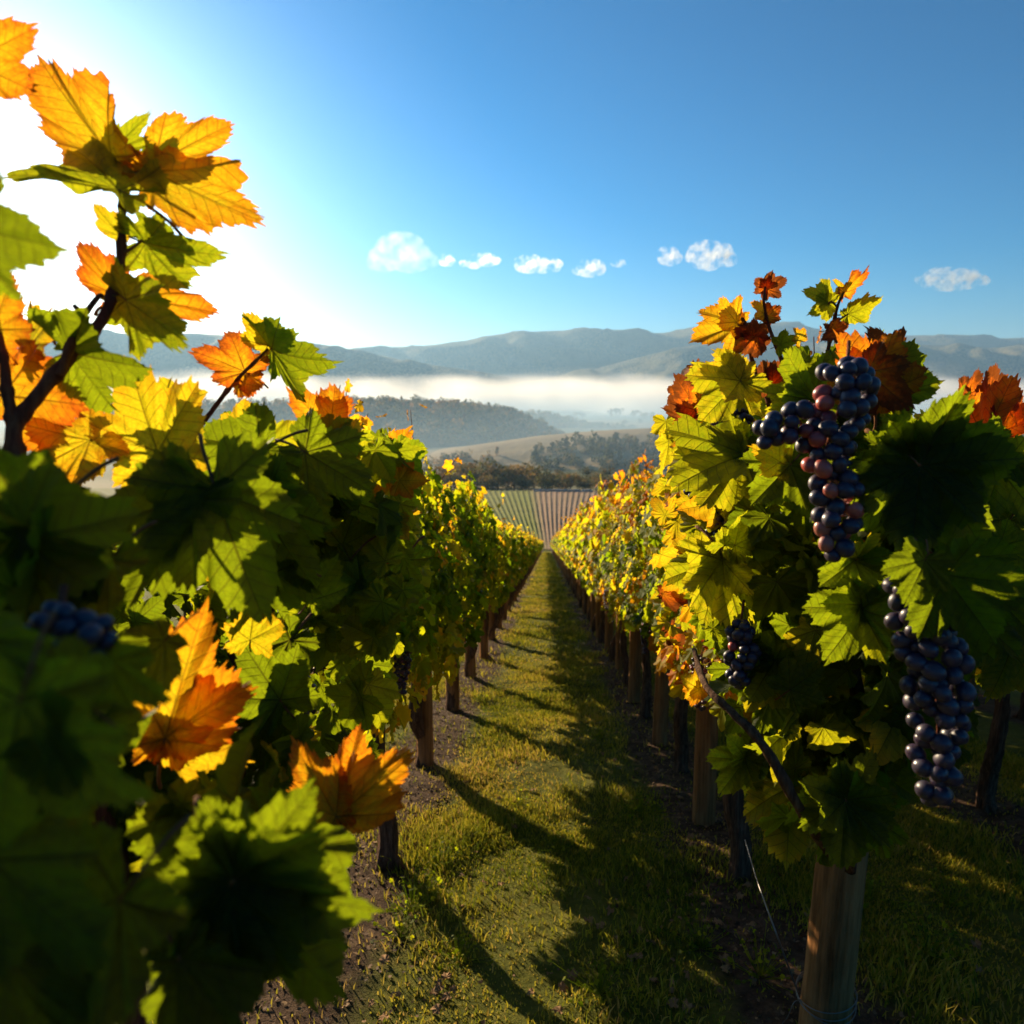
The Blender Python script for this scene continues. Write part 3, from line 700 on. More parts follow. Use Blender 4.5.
# ------------------------------------------------------------------ close vines with single leaves
def hero_leaf(parent, bx, by, tx, ty, d, tint, tilt=0., roll=0., k=None, dz=0., wide=1., label=None):
    """leaf whose stalk joint is seen at (bx,by) and its tip at (tx,ty), about d metres away"""
    L = math.hypot(tx - bx, ty - by) / F * d; a = math.atan2(by - ty, tx - bx)
    T = (cr * math.cos(a) + cu * math.sin(a)).normalized(); Nn = -cf
    T2 = (T * math.cos(tilt) + Nn * math.sin(tilt)).normalized(); N2 = (Nn * math.cos(tilt) - T * math.sin(tilt))
    X = T2.cross(N2); N3 = (N2 * math.cos(roll) + X * math.sin(roll)).normalized(); X = T2.cross(N3)
    L /= max(.72, math.cos(tilt))
    m3 = Matrix((X * wide, T2, N3)).transposed(); p = at(bx, by, d + dz)
    if k is None: k = random.randrange(len(HERO_ME))
    o = link('leaf', HERO_ME[k], parent); o.matrix_world = Matrix.Translation(p) @ m3.to_4x4() @ Matrix.Scale(L, 4)
    o.color = (tint, 0, 0, 1)
    if label: o['label'] = label
    return o
def px_tube(parent, name, pts, r0, r1, mat='cane', rough=.05, nodes=0, k=9, n=30):
    mb = MB(); tube(mb, [at(*p) for p in pts], r0, r1, n, k, 0, rough, 0, nodes); return mb.build(name, M[mat], parent)
SUNV = np.array(sdir); WIN = []
def window(px, py, d, rad): WIN.append((np.array(at(px, py, d)), rad))  # marks a gap cut into filler foliage so sun reaches this spot
def lit_mask(P):
    keep = np.ones(len(P), bool)
    for c, rad in WIN:
        q = P - c; t = q @ SUNV; dist = np.linalg.norm(q - t[:, None] * SUNV, axis=1); keep &= ~((t > .04) & (dist < rad))
    return keep
def filler(parent, boxes, n, seed, size=(.05, .08), tint=(.05, .32), tmpl=None):
    """foliage filling px-box volumes (x0,y0,x1,y1,d0,d1)"""
    g = np.random.default_rng(seed); P = []
    ar = np.array([(b[2] - b[0]) * (b[3] - b[1]) for b in boxes], float); ar /= ar.sum()
    for _ in range(n):
        b = boxes[g.choice(len(boxes), p=ar)]; P.append(tuple(at(g.uniform(b[0], b[2]), g.uniform(b[1], b[3]), g.uniform(b[4], b[5]))))
    P = np.array(P); P = P[lit_mask(P)]; n = len(P); Nr = -np.array(cf)[None] * g.uniform(.2, 1.2, (n, 1)) + g.normal(0, .5, (n, 3))
    Td = g.normal(0, .6, (n, 3)) + np.array([0, 0, -.6]); mb = MB()
    scatter(mb, tmpl or L0, P, Td, Nr, g.uniform(*size, n), g.uniform(*tint, n) + (g.random(n) < .12) * g.uniform(.1, .35, n), True); o = mb.build('foliage', M['leaf_hero'], parent); o.color = (0, 0, 0, 1); return o
def hero_cluster(parent, blobs_px, d, rpx, seed, cap=100, cols=None):
    """blobs (px, py, radius px)"""
    k = d / F; r = rpx * k; bl = [(*at(px, py, d + dd), rad * k) for px, py, rad, dd in blobs_px]
    pts = cluster_points(bl, r, seed, 9000, cap, -np.array(cf)); c0 = at(blobs_px[0][0], blobs_px[0][1], d)
    g = np.random.default_rng(seed); mb = MB()
    tube(mb, [at(blobs_px[0][0] + 4, blobs_px[0][1] - blobs_px[0][2] - 22, d + .02)] + [b[:3] for b in bl], .0022, .0012, 16, 6)
    cl = mb.build('grape_cluster', M['cane'], parent)
    for p in pts:
        o = link('grape', grape_me, cl); o.location = p; s = r * g.uniform(.88, 1.08); o.scale = (s * g.uniform(.9, 1.04), s * g.uniform(.92, 1.04), s * g.uniform(.98, 1.1)); o.rotation_euler = tuple(g.uniform(0, 3, 3))
        v = CM.inverted() @ Vector(p); px, py = 512 + F * v.x / -v.z, 512 - F * v.y / -v.z
        t = g.uniform(0, .35)
        if cols:
            for (cx, cy, cr_, tt) in cols:
                if math.hypot(px - cx, py - cy) < cr_ and g.random() < .75: t = tt + g.uniform(-.12, .12)
        o.color = (float(np.clip(t, 0, 1)), 0, 0, 1)
    return cl

# --- left close vine
LV = empty('grapevine', (-.86, .55, -SLOPE * .55)); bpy.context.view_layer.update()
tag(LV, 'close grapevine filling the left edge, amber and dark green leaves on a tall red shoot', 'grapevine', 'close grapevines beside the camera')
class PP:     # parts are placed in world space, then parented keeping their place
    pass
_link = link
def link(name, me, parent=None):
    o = _link(name, me, None)
    if parent is not None:
        o.parent = parent; bpy.context.view_layer.update() if False else None
        r = parent; off = Matrix.Identity(4)
        while r is not None: off = off @ Matrix.Translation(r.location) if r.type == 'EMPTY' else off; r = r.parent
        o.matrix_parent_inverse = off.inverted() if parent.type == 'EMPTY' else Matrix.Identity(4)
    return o
px_tube(LV, 'cane', [(26, 500, .66), (20, 470, .66), (14, 430, .66), (36, 398, .67), (75, 352, .68), (103, 318, .69), (119, 270, .70), (122, 225, .70), (121, 190, .70), (110, 158, .70)], .0085, .0026, nodes=9, n=60)
px_tube(LV, 'cane', [(14, 430, .66), (8, 395, .66), (2, 350, .66), (-10, 300, .66)], .006, .003, nodes=4)
px_tube(LV, 'cane', [(60, 375, .67), (72, 340, .665), (82, 318, .665), (74, 305, .66)], .0045, .0022, nodes=2)
px_tube(LV, 'cane', [(82, 318, .665), (98, 297, .67), (103, 296, .67)], .003, .002)
px_tube(LV, 'cane', [(26, 500, .66), (30, 560, .68), (60, 640, .72), (90, 760, .74), (120, 900, .78), (140, 1050, .85)], .0085, .012, nodes=6, n=60)
for a in [[(121, 188), (130, 175), (152, 170)], [(121, 255), (135, 246), (142, 240)], [(110, 158), (108, 152), (107, 150)], [(120, 193), (119, 190), (116, 190)], [(112, 300), (120, 300), (128, 298)], [(163, 498), (160, 475), (155, 455)]]:
    px_tube(LV, 'petiole', [(x, y, .70) for x, y in a], .0019, .0014, 'petiole', 0, 0, 6, 10)
HL = [  # base x,y, tip x,y, depth, tint, tilt, roll, template
 (-28, 62, 37, 42, .62, .66, .3, .5), (112, 157, 30, 62, .70, .64, .1, -.35, 1, .55), (110, 154, 150, 118, .71, .30, .2, .4, None, .45), (118, 190, 9, 152, .68, .30, .1, .7, 2, .5),
 (154, 166, 226, 122, .71, .62, .1, .3, 3, .6), (154, 172, 266, 226, .70, .55, .1, -.35, 5, .55), (150, 172, 176, 140, .72, .18, .1, .5, None, .6),
 (-40, 225, 64, 258, .42, .15, .3, .3), (145, 243, 218, 268, .70, .26, .3, .6, 2, .6), (170, 245, 142, 222, .72, .24, .5, -.4, None, .6), (118, 295, 86, 242, .72, .72, .2, .4, 1, .6), (124, 300, 206, 298, .73, .67, .1, -.3, 3, .62),
 (126, 300, 198, 352, .69, .24, .3, .4, 4, .62), (120, 236, 102, 208, .71, .45, .4, .3, None, .6), (-8, 330, 34, 285, .66, .68, .5, .2), (2, 395, 96, 408, .72, .70, .2, .2, 5), (30, 345, 74, 322, .72, .50, .6, -.2),
 (70, 352, 152, 378, .68, .17, .3, .6), (158, 452, 134, 366, .74, .47, .25, .15, 2), (100, 440, 66, 490, .78, .46, .5, .4), (268, 345, 250, 316, .92, .46, .4, .4), (272, 349, 323, 383, .92, .22, .6, 1.0),
 (245, 372, 206, 352, .93, .74, .5, .4), (240, 382, 268, 390, .93, .68, .5, -.5), (240, 440, 248, 405, .95, .47, .4, .2), (330, 432, 300, 395, .98, .66, .5, .1), (322, 422, 356, 402, 1.0, .70, .5, .5),
 (335, 465, 352, 424, .95, .45, .4, -.3), (262, 450, 192, 500, .80, .12, .2, .2, 0), (305, 452, 375, 492, .85, .14, .2, -.2, 4), (262, 500, 300, 590, .78, .08, .2, .3, 6), (190, 500, 130, 600, .62, .08, .2, .3, 0),
 (215, 490, 262, 612, .62, .10, .15, -.2, 2), (60, 500, -10, 590, .55, .10, .2, .1), (40, 520, 92, 560, .60, .44, .5, .4), (30, 590, 5, 552, .60, .46, .5, .1), (50, 600, 20, 680, .5, .08, .2, .2), (110, 560, 60, 640, .5, .08, .1, .4),
 (165, 738, 204, 612, .62, .63, .1, .2, 1, .62), (165, 738, 256, 684, .625, .66, .1, -.3, 5, .55), (160, 734, 236, 776, .63, .48, .1, .3, 3, .7), (162, 735, 128, 692, .63, .48, .2, .4, 1, .7),
 (336, 816, 296, 742, .66, .65, .1, .3, 1, .55), (338, 816, 412, 748, .67, .64, .1, -.25, 5, .55), (338, 814, 354, 736, .68, .66, .1, .0, 3, .6),
 (235, 880, 372, 915, .42, .08, .1, .1, 0), (235, 880, 310, 800, .42, .14, .15, .2, 2), (230, 880, 340, 995, .43, .06, .1, .2, 4), (230, 885, 150, 1000, .42, .10, .2, .1, 6), (235, 860, 215, 790, .44, .10, .3, .1),  # lower-left leaves: tints lowered, putting their shade into the colour
 (60, 740, 150, 800, .27, .12, .1, .2, 0), (20, 700, -10, 850, .27, .12, .1, -.2, 2), (90, 700, 60, 640, .30, .10, .1, .2), (-10, 860, 110, 960, .30, .02, .1, .1, 4), (120, 900, 40, 1030, .33, .02, .1, .3), (180, 960, 260, 1060, .4, .03, .2, .1),
 (-20, 640, 60, 720, .33, .08, .1, .1), (110, 660, 170, 700, .36, .12, .2, .2), (10, 960, 90, 1060, .33, .02, .1, .1), (90, 440, 30, 480, .72, .60, .4, .3), (160, 410, 210, 440, .8, .40, .4, -.3), (165, 640, 120, 690, .5, .12, .2, .1),
 (290, 640, 240, 720, .9, .12, .2, .4), (350, 560, 315, 610, 1.0, .12, .2, .4), (380, 610, 345, 660, 1.1, .14, .2, -.4), (310, 600, 340, 560, .9, .20, .3, .4), (405, 560, 380, 610, 1.3, .14, .2, .4), (290, 560, 240, 520, .85, .14, .3, .1),
 (250, 640, 262, 600, .8, .46, .5, .3), (280, 700, 250, 640, .85, .14, .3, .3), (385, 525, 410, 565, 1.2, .16, .3, .2), (350, 500, 395, 518, 1.1, .18, .3, .3), (370, 470, 410, 440, 1.3, .62, .5, .3), (385, 480, 366, 450, 1.3, .72, .5, -.3)]
for h in HL:
    if h[5] >= .4 or h[5] == .26: window((h[0] + h[2]) / 2, (h[1] + h[3]) / 2, h[4], .075)
for h in HL: hero_leaf(LV, *h[:5], h[5] - (.055 if h[5] > .59 else 0), *h[6:8], k=h[8] if len(h) > 8 and h[8] is not None else None, wide=h[9] if len(h) > 9 else .85)
px_tube(LV, 'cane', [(175, 440, .92), (200, 425, .92), (232, 385, .92), (268, 349, .92)], .0042, .0018, nodes=4)
px_tube(LV, 'cane', [(232, 640, .95), (262, 740, .95), (190, 830, .9), (120, 900, .9)], .010, .014, 'bark', .08, 3)
px_tube(LV, 'cane', [(280, 730, 1.3), (262, 640, 1.2), (296, 560, 1.2), (300, 510, 1.2)], .009, .004, 'bark', .08, 4)
px_tube(LV, 'cane', [(252, 542, 1.15), (285, 560, 1.17), (305, 600, 1.2)], .006, .006, 'bark', .08, 2)
filler(LV, [(-40, 470, 300, 880, .75, 1.2), (60, 420, 330, 520, .95, 1.3), (-40, 380, 60, 480, .75, .95)], 620, 5, (.045, .07), (.02, .22))
filler(LV, [(-70, 480, 60, 600, .40, .58), (-70, 690, 80, 780, .40, .58)], 40, 16, (.05, .075), (.0, .12))  # blurred close leaves, also added to shade the lower left
filler(LV, [(150, 800, 290, 860, .50, .58)], 16, 17, (.04, .06), (.0, .15))  # extra leaves added to keep sun off the big low leaf
filler(LV, [(-460, 420, -40, 1100, .55, 1.1)], 380, 15, (.06, .085), (.02, .25))  # unseen leaves left of the frame, added to cast shade into view
filler(LV, [(180, 520, 380, 800, 1.1, 1.7), (290, 450, 400, 600, 1.2, 1.9), (280, 440, 410, 640, .95, 1.3)], 340, 6, (.04, .07), (.04, .34))
hero_cluster(LV, [(60, 630, 22, 0), (85, 640, 22, 0), (40, 640, 18, 0), (75, 668, 16, 0)], .36, 10.5, 71, 40)
hero_cluster(LV, [(292, 572, 14, 0), (296, 590, 12, 0)], 1.22, 5.5, 72, 30, [(292, 580, 14, .75)])
hero_cluster(LV, [(295, 690, 16, 0), (298, 712, 13, 0), (300, 735, 9, 0)], 1.25, 5.5, 73, 40)

# --- right close vine
RV = empty('grapevine', (.89, 1.35, -SLOPE * 1.35)); bpy.context.view_layer.update()
tag(RV, 'tall close grapevine at the right carrying the big purple grape clusters and red topped shoots', 'grapevine', 'close grapevines beside the camera')
px_tube(RV, 'cane', [(775, 420, 1.25), (765, 392, 1.25), (752, 360, 1.25), (747, 330, 1.25), (742, 318, 1.25)], .005, .0028, nodes=4)
px_tube(RV, 'cane', [(790, 400, 1.22), (782, 362, 1.22), (770, 330, 1.22), (764, 305, 1.22), (765, 287, 1.22)], .0042, .002, nodes=4)
px_tube(RV, 'cane', [(828, 350, 1.15), (832, 330, 1.15), (838, 305, 1.15), (844, 292, 1.15)], .0032, .0018, nodes=3)
px_tube(RV, 'petiole', [(832, 326, 1.15), (842, 318, 1.15), (848, 314, 1.15)], .0018, .0014, 'petiole')
px_tube(RV, 'petiole', [(838, 308, 1.15), (832, 302, 1.15), (828, 304, 1.15)], .0018, .0014, 'petiole')
px_tube(RV, 'petiole', [(756, 338, 1.25), (745, 328, 1.25), (738, 325, 1.25)], .0018, .0014, 'petiole')
px_tube(RV, 'petiole', [(762, 385, 1.2), (750, 378, 1.2), (740, 381, 1.2)], .0018, .0014, 'petiole')
px_tube(RV, 'cordon', [(832, 856, 1.12), (798, 806, 1.06), (768, 752, 1.04), (735, 715, 1.06), (706, 686, 1.12), (694, 650, 1.3)], .0085, .0045, 'bark', .1, 5)
px_tube(RV, 'cane', [(850, 870, 1.6), (862, 760, 1.4), (850, 640, 1.2), (835, 540, 1.1), (830, 440, 1.12), (828, 350, 1.15)], .013, .004, 'bark', .06, 8)
px_tube(RV, 'cane', [(862, 760, 1.4), (900, 640, 1.2), (915, 520, 1.05), (905, 420, 1.1)], .008, .004, 'bark', .06, 6)
HR = [
 (738, 325, 692, 340, 1.25, .55, .3, .3, 1), (736, 322, 716, 302, 1.25, .55, .4, .3), (766, 288, 784, 282, 1.22, .84, .4, .4), (766, 288, 753, 281, 1.22, .82, .4, -.4), (765, 315, 750, 304, 1.22, .55, .4, .3), (765, 318, 778, 308, 1.22, .72, .4, -.3),
 (758, 335, 732, 350, 1.24, .80, .4, .3, 3), (752, 338, 768, 325, 1.24, .88, .4, .3), (772, 385, 792, 366, 1.24, .84, .3, .3, 5), (770, 385, 760, 362, 1.24, .88, .3, .1), (780, 345, 795, 340, 1.2, .24, .5, .2), (800, 340, 792, 330, 1.2, .55, .5, .2),
 (828, 303, 806, 290, 1.15, .34, .3, .3, 2), (828, 303, 812, 315, 1.15, .34, .3, -.3), (844, 292, 868, 272, 1.15, .66, .3, 1.0, 1), (842, 292, 832, 281, 1.15, .50, .4, .5), (848, 314, 878, 309, 1.15, .34, .4, 1.0, 3), (838, 332, 822, 338, 1.13, .78, .5, .4), (830, 330, 845, 328, 1.13, .74, .5, .4),
 (740, 381, 694, 374, 1.15, .42, .3, .5, 0), (740, 381, 700, 416, 1.16, .36, .35, .3, 2), (733, 378, 720, 356, 1.17, .35, .5, .2), (692, 420, 664, 408, 1.35, .84, .3, .3, 1), (695, 410, 680, 376, 1.35, .78, .3, .3, 3), (697, 440, 672, 452, 1.35, .66, .3, .2), (700, 400, 688, 388, 1.3, .70, .3, .2),
 (815, 400, 782, 352, 1.05, .22, .2, .4, 4), (810, 400, 840, 350, 1.08, .20, .3, -.3, 6), (795, 400, 765, 420, 1.05, .36, .4, .3), (872, 400, 836, 338, 1.02, .62, .3, .2, 1), (872, 398, 884, 338, 1.02, .62, .25, -.2, 5), (868, 372, 892, 410, .98, .78, .5, .6), (884, 395, 905, 345, 1.05, .26, .3, -.3, 0), (884, 396, 911, 400, 1.04, .28, .3, .3, 2), (890, 360, 870, 332, 1.06, .80, .4, .1),
 (918, 464, 852, 470, .86, .16, .25, -.2, 2), (918, 464, 1002, 440, .86, .17, .2, .2, 0), (920, 466, 905, 560, .85, .10, .15, .1, 4), (920, 466, 990, 545, .85, .12, .15, .1, 6), (918, 466, 940, 408, .88, .22, .3, .2, 0), (915, 470, 858, 530, .88, .14, .2, -.3),
 (745, 455, 672, 470, 1.15, .30, .5, .8, 2), (742, 455, 690, 505, 1.15, .34, .5, .6, 4), (735, 470, 700, 432, 1.2, .30, .4, .2), (790, 465, 750, 500, 1.0, .18, .3, .3, 0), (792, 462, 812, 515, 1.02, .14, .2, .2, 6), (780, 462, 755, 448, 1.0, .48, .5, .2),
 (850, 470, 838, 510, .98, .56, .6, .8, 1), (855, 560, 815, 580, .92, .20, .5, .3, 0), (858, 558, 868, 532, .92, .40, .6, .4), (850, 562, 880, 590, .93, .18, .4, .4),
 (925, 560, 905, 600, .76, .10, .2, .2, 2), (945, 575, 985, 640, .77, .08, .2, .4, 0),
 (862, 610, 822, 650, .90, .20, .4, .3, 2), (862, 608, 905, 622, .90, .25, .45, .4, 4), (860, 605, 826, 600, .90, .22, .4, .3), (862, 610, 870, 655, .90, .30, .5, .6, 0), (850, 560, 830, 545, .95, .28, .5, .2),
 (722, 560, 696, 612, 1.2, .34, .4, .5, 2), (722, 560, 738, 635, 1.2, .36, .35, -.4, 4), (722, 558, 690, 575, 1.2, .30, .4, .4), (735, 545, 762, 530, 1.15, .26, .5, .3), (725, 545, 745, 520, 1.15, .32, .5, .5),
 (775, 660, 745, 695, 1.15, .18, .4, .3, 0), (775, 660, 802, 650, 1.15, .20, .4, .4, 2), (790, 690, 815, 665, 1.1, .22, .4, -.3), (770, 700, 788, 735, 1.15, .20, .4, .4, 4), (745, 760, 718, 785, 1.25, .28, .4, .4, 2), (745, 758, 752, 795, 1.25, .34, .35, .5, 0), (745, 758, 730, 735, 1.25, .26, .4, .3),
 (792, 785, 770, 845, 1.2, .42, .5, .7, 1), (790, 782, 800, 800, 1.2, .40, .5, .5), (845, 800, 802, 780, 1.05, .18, .2, .3, 0), (846, 800, 890, 830, 1.05, .16, .2, .3, 2), (846, 802, 835, 862, 1.05, .15, .2, .2, 4), (846, 800, 878, 758, 1.06, .18, .2, .2, 6), (700, 690, 681, 675, 1.6, .50, .4, .3, 1), (700, 688, 690, 702, 1.6, .58, .4, .3),
 (985, 440, 950, 400, 1.5, .66, .3, .2, 1), (985, 440, 1000, 380, 1.5, .62, .3, .2, 5), (1000, 430, 1020, 395, 1.5, .76, .3, .2, 3), (975, 425, 935, 410, 1.5, .76, .4, .3), (985, 438, 965, 445, 1.5, .60, .4, .3), (990, 400, 985, 368, 1.52, .84, .4, .3), (965, 395, 975, 372, 1.52, .80, .4, .3),
 (1000, 470, 1030, 520, 1.2, .30, .3, .3, 0), (1005, 450, 960, 480, 1.2, .16, .3, .3, 2), (1010, 520, 975, 560, 1.2, .22, .3, .3, 4), (960, 600, 930, 680, 1.0, .10, .3, .3), (1000, 600, 1030, 640, 1.2, .18, .3, .3, 6), (940, 560, 985, 610, 1.0, .12, .3, .2, 0), (1010, 650, 985, 690, 1.3, .36, .4, .3), (1000, 545, 1030, 570, 1.1, .3, .4, .3)]
for h in HR:
    if h[5] >= .24 and h[0] < 900: window((h[0] + h[2]) / 2, (h[1] + h[3]) / 2, h[4], .06)
for q in ((828, 400), (815, 430), (835, 460), (832, 500)): window(*q, .84, .06)
for h in HR[:98]: hero_leaf(RV, *h[:8], k=h[8] if len(h) > 8 else None)
filler(RV, [(705, 420, 900, 650, 1.1, 1.6), (765, 640, 895, 835, 1.1, 1.5), (725, 640, 800, 720, 1.15, 1.5), (880, 470, 960, 760, 1.05, 1.5), (770, 350, 905, 450, 1.15, 1.4)], 560, 8, (.05, .08), (.03, .26))
filler(RV, [(680, 360, 760, 560, 1.4, 2.1), (660, 420, 740, 640, 1.7, 2.4)], 230, 9, (.05, .075), (.22, .54))
filler(RV, [(940, 440, 1060, 660, 1.3, 1.9)], 200, 10, (.05, .08), (.08, .42))
hero_cluster(RV, [(845, 388, 25, 0), (838, 412, 24, 0), (828, 440, 22, 0), (826, 462, 20, 0), (834, 492, 20, 0), (838, 520, 19, 0), (835, 543, 13, 0), (800, 420, 15, 0), (782, 430, 14, 0), (768, 434, 10, 0)], .86, 8.6, 81, 100,
             [(828, 395, 14, .78), (820, 425, 20, .70), (812, 440, 10, .75), (810, 468, 14, .85), (838, 505, 18, .92), (830, 530, 16, .90), (785, 430, 14, .5)])
hero_cluster(RV, [(918, 590, 24, 0), (922, 622, 27, 0), (932, 656, 27, 0), (936, 690, 25, 0), (938, 726, 22, 0), (936, 762, 19, 0), (935, 788, 12, 0)], .82, 9.2, 82, 100)
hero_cluster(RV, [(740, 632, 10, 0), (742, 655, 14, 0), (740, 675, 10, 0)], 1.15, 5.5, 83, 50, [(735, 650, 8, .75)])
hero_cluster(RV, [(735, 420, 13, 0), (725, 430, 12, 0), (722, 440, 9, 0)], 1.3, 4.6, 84, 50)
hero_cluster(RV, [(697, 490, 9, 0), (700, 504, 7, 0)], 1.6, 4.5, 85, 30)
hero_cluster(RV, [(722, 505, 13, 0), (720, 525, 12, 0), (718, 543, 8, 0)], 1.3, 4.6, 86, 50)
link = _link

# ------------------------------------------------------------------ grass, small plants, fallen leaves, wire tie
def grass():
    g = np.random.default_rng(12); parts = []
    for (x0, x1, y0, y1, n, s) in [(-1.3, 3.4, 1.6, 4.5, 170000, 1.), (-2.0, 3.6, 4.5, 9, 150000, 1.3), (-1.6, 2.6, 9, 22, 110000, 2.1), (-1, 1.1, 22, 60, 50000, 3.6), (-.9, 1., 60, 110, 14000, 7.)]:
        x = g.uniform(x0, x1, n); y = g.uniform(y0, y1, n)
        d = .5 + .6 * fbm(x, y, 77, 4, 2.4) - .85 * row_mask(x) + .1
        keep = g.random(n) < np.clip(d, .05, 1); parts.append((x[keep], y[keep], np.full(keep.sum(), s)))
    x, y, s = [np.concatenate(q) for q in zip(*parts)]; n = len(x)
    z = zground(x, y); h = g.uniform(.012, .036, n) * np.sqrt(s) * (1 + .9 * np.clip(fbm(x, y, 31, 4, 5), -.6, 2)) ; h *= np.where(g.random(n) < .05, 2.0, 1)
    wd = .0024 * s * g.uniform(.8, 1.6, n); a = g.uniform(0, 6.28, n); le = g.uniform(.2, .9, n) * h; b = g.uniform(0, 6.28, n)
    wx, wy = np.cos(a) * wd, np.sin(a) * wd; lx, ly = np.cos(b) * le, np.sin(b) * le
    V = np.stack([np.stack([x - wx, y - wy, z - .004], -1), np.stack([x + wx, y + wy, z - .004], -1),
                  np.stack([x + wx * .8 + lx * .35, y + wy * .8 + ly * .35, z + h * .6], -1), np.stack([x - wx * .8 + lx * .35, y - wy * .8 + ly * .35, z + h * .6], -1),
                  np.stack([x + lx, y + ly, z + h], -1)], 1).reshape(-1, 3)
    i = np.arange(n) * 5; t = np.clip(.42 + .22 * g.normal(size=n) + .25 * fbm(x, y, 41, 3, 1.7) + .15 * row_mask(x), 0, 1)
    mb = MB(); mb.add(V, [np.stack([i, i + 1, i + 2, i + 3], -1), np.stack([i + 3, i + 2, i + 4], -1)], tint=np.repeat(t, 5))
    tag(mb.build('grass', M['blade'], None, False), 'short mossy green grass covering the alley between the vine rows', 'grass', None, 'stuff')
grass()
def litter():
    g = np.random.default_rng(55); n = 16000; y = 1.5 + 12 * g.random(n) ** 1.3; row = g.choice([-.86, .89, 2.66], n, p=[.4, .4, .2]); x = row + g.normal(0, .26, n)
    P = np.stack([x, y, zground(x, y) + .006], -1); mb = MB()
    scatter(mb, L3, P, g.normal(0, 1, (n, 3)) * [1, 1, .25], g.normal(0, .45, (n, 3)) + [0, 0, 1], g.uniform(.004, .016, n) * np.where(g.random(n) < .04, 1.8, 1), g.uniform(0, 1, n))
    m = N('leaf_litter'); c = m.ramp(m.attr('tint'), [(0, (.030, .017, .010)), (.5, (.10, .055, .028)), (.85, (.22, .13, .065)), (1, (.34, .20, .09))])
    tag(mb.build('leaf_litter', m.done(m.bsdf(c, .8, None, .2)), None, False), 'brown crumbled leaf litter and soil clods under the vine rows', 'leaf litter', None, 'stuff')
litter()
def clover_mesh(seed):
    g = np.random.default_rng(seed); mb = MB(); n = 46; P = np.stack([g.normal(0, .06, n), g.normal(0, .06, n), g.uniform(.01, .09, n)], -1)
    scatter(mb, L3, P, g.normal(0, 1, (n, 3)) * [1, 1, .3], g.normal(0, .4, (n, 3)) + [0, 0, 1], g.uniform(.008, .018, n), g.uniform(.15, .4, n))
    for k in range(n): tube(mb, [(0, 0, -.012), (P[k][0] * .6, P[k][1] * .6, P[k][2] * .5), tuple(P[k])], .001, .0008, 3, 4, 0, tint=.3)
    return mb.mesh('weed_tuft', M['leaf'])
WE = [clover_mesh(s) for s in range(3)]
for k, (px, py, s) in enumerate([(412, 905, 1.3), (425, 885, 1.0), (400, 930, 1.0), (440, 860, .9), (640, 815, 1.1), (655, 812, .9), (560, 845, .8), (600, 990, 1.1), (700, 950, 1.), (930, 960, 1.2), (870, 900, 1.1), (520, 800, .8), (480, 700, .8), (600, 740, .9), (760, 980, 1.1), (950, 900, 1.), (460, 950, 1.)]):
    p = on_slope(px, py); o = link('weed_tuft', WE[k % 3]); o.location = (p.x, p.y, float(zground(p.x, p.y))); o.scale = (s,) * 3; o.color = (0, 0, 0, 1)
    tag(o, 'low leafy green weed tuft growing in the grass of the alley', 'weed', 'weed tufts in the grass')
V, fs, E, X, Y = leaf_template(44, 3, 9, .8); mb = MB(); mb.add(V * [1, 1, 2.0], fs); DL = mb.mesh('fallen_leaf', M['dryleaf'])
dl = [(372, 997), (440, 982), (448, 990), (514, 820), (668, 895), (688, 903), (705, 895), (978, 975), (975, 945), (600, 930), (385, 960), (460, 905), (640, 880), (700, 780), (415, 842), (690, 842), (905, 1000), (560, 1010), (430, 760), (680, 800), (615, 760), (655, 770), (470, 830), (740, 905), (385, 1010)]
for k in range(100): dl.append((random.uniform(380, 760), random.uniform(640, 1010)))
for k, (px, py) in enumerate(dl):
    p = on_slope(px, py); o = link('fallen_leaf', DL); o.location = (p.x, p.y, float(zground(p.x, p.y)) + .018); s = random.uniform(.016, .032); o.scale = (s, s, s)
    o.rotation_euler = (random.uniform(-.5, .5), random.uniform(-.5, .5), random.uniform(0, 6)); tag(o, 'dry brown fallen vine leaf lying in the grass of the alley', 'leaf', 'fallen leaves on the ground')
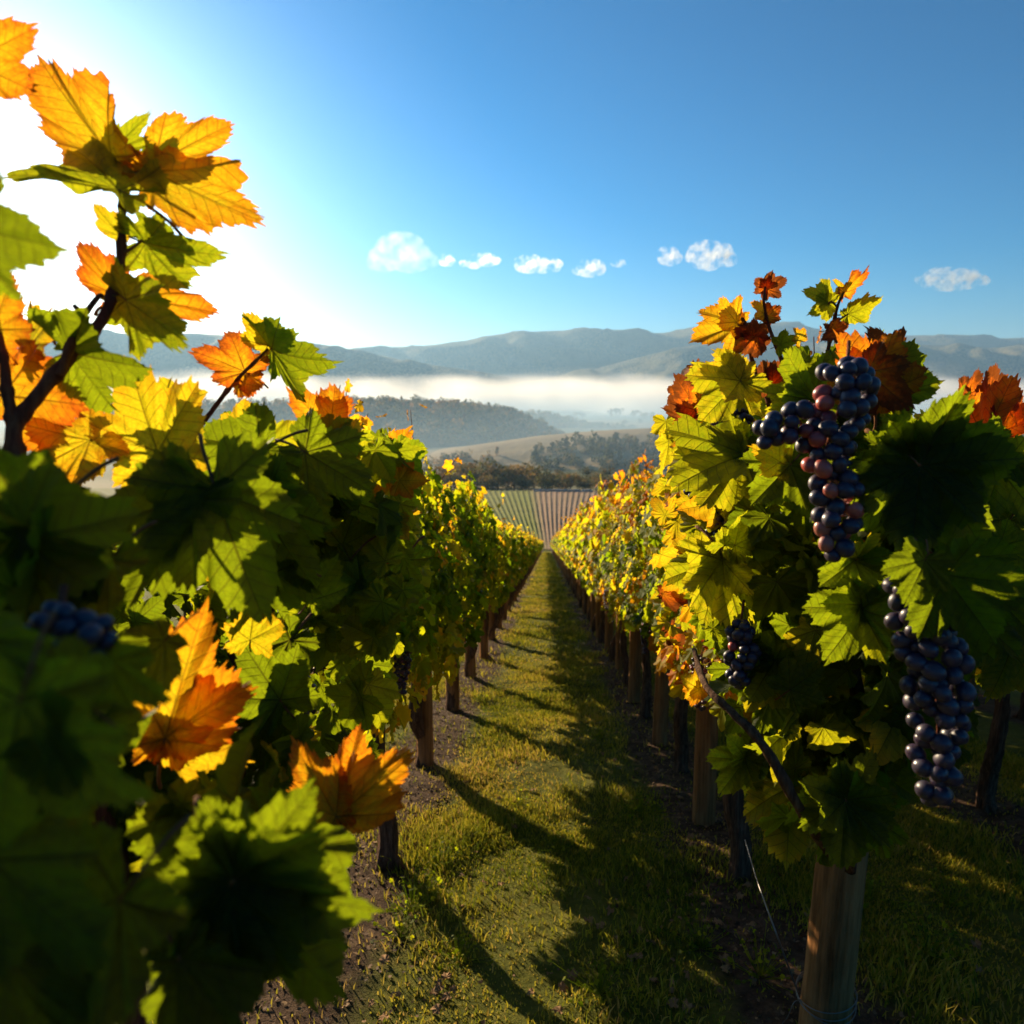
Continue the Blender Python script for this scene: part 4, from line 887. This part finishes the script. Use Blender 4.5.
# wire brace tied round the nearest right post
pb = on_slope(822, 1040)
mb = MB(); rr = .086; zz = pb.z + .16
for q in range(3):
    tube(mb, [(pb.x + rr * math.cos(a), pb.y + rr * math.sin(a), zz + .008 * q + .02 * math.sin(a + q)) for a in np.linspace(0, 6.3, 20)], .0016, .0016, 50, 5)
tube(mb, [(pb.x - rr, pb.y - .02, zz), (pb.x - rr - .03, pb.y - .05, zz + .02), (pb.x - rr - .045, pb.y - .05, zz - .03), (pb.x - rr - .05, pb.y - .02, zz - .09)], .0014, .0012, 16, 5)
tube(mb, [(pb.x - rr, pb.y, zz + .01), at(775, 930, 2.1), at(757, 880, 2.3), at(745, 840, 2.5)], .0028, .0022, 20, 6)
tag(mb.build('tie_wire', M['wire']), 'twisted wire tied round the nearest right post with a slanting strand', 'wire')

# ------------------------------------------------------------------ fog and haze
M['fog'] = volume_material('valley_fog', .0075, (1, .98, .96), .35, (.0028, .44, .60), (-8, 62, 150))
def box_obj(name, lo, hi, mat):
    v = np.array([(x, y, z) for x in (lo[0], hi[0]) for y in (lo[1], hi[1]) for z in (lo[2], hi[2])], float)
    f = np.array([(0, 1, 3, 2), (4, 6, 7, 5), (0, 4, 5, 1), (2, 3, 7, 6), (0, 2, 6, 4), (1, 5, 7, 3)]); mb = MB(); mb.add(v, f); return mb.build(name, mat, None, False)
tag(box_obj('fog', (-3600, 1800, -50.5), (3000, 3100, 130), M['fog']), 'white bank of morning fog lying in the valley below the hills', 'fog', None, 'stuff')
M['mist'] = volume_material('valley_mist', .0017, (.55, .78, 1.0), .25, (.0030, .22, .66), (-42, 8, 34))
tag(box_obj('fog', (-1500, 420, -50.7), (1500, 1790, 10), M['mist']), 'thin blue mist lying over the woods and meadows of the valley floor', 'mist', None, 'stuff')
M['haze'] = volume_material('morning_haze', .00011, (.40, .68, 1.0), .32)
tag(box_obj('haze', (-7400, -300, -60), (7400, 7600, 560), M['haze']), 'thin bluish morning haze over the whole valley', 'haze', None, 'stuff')
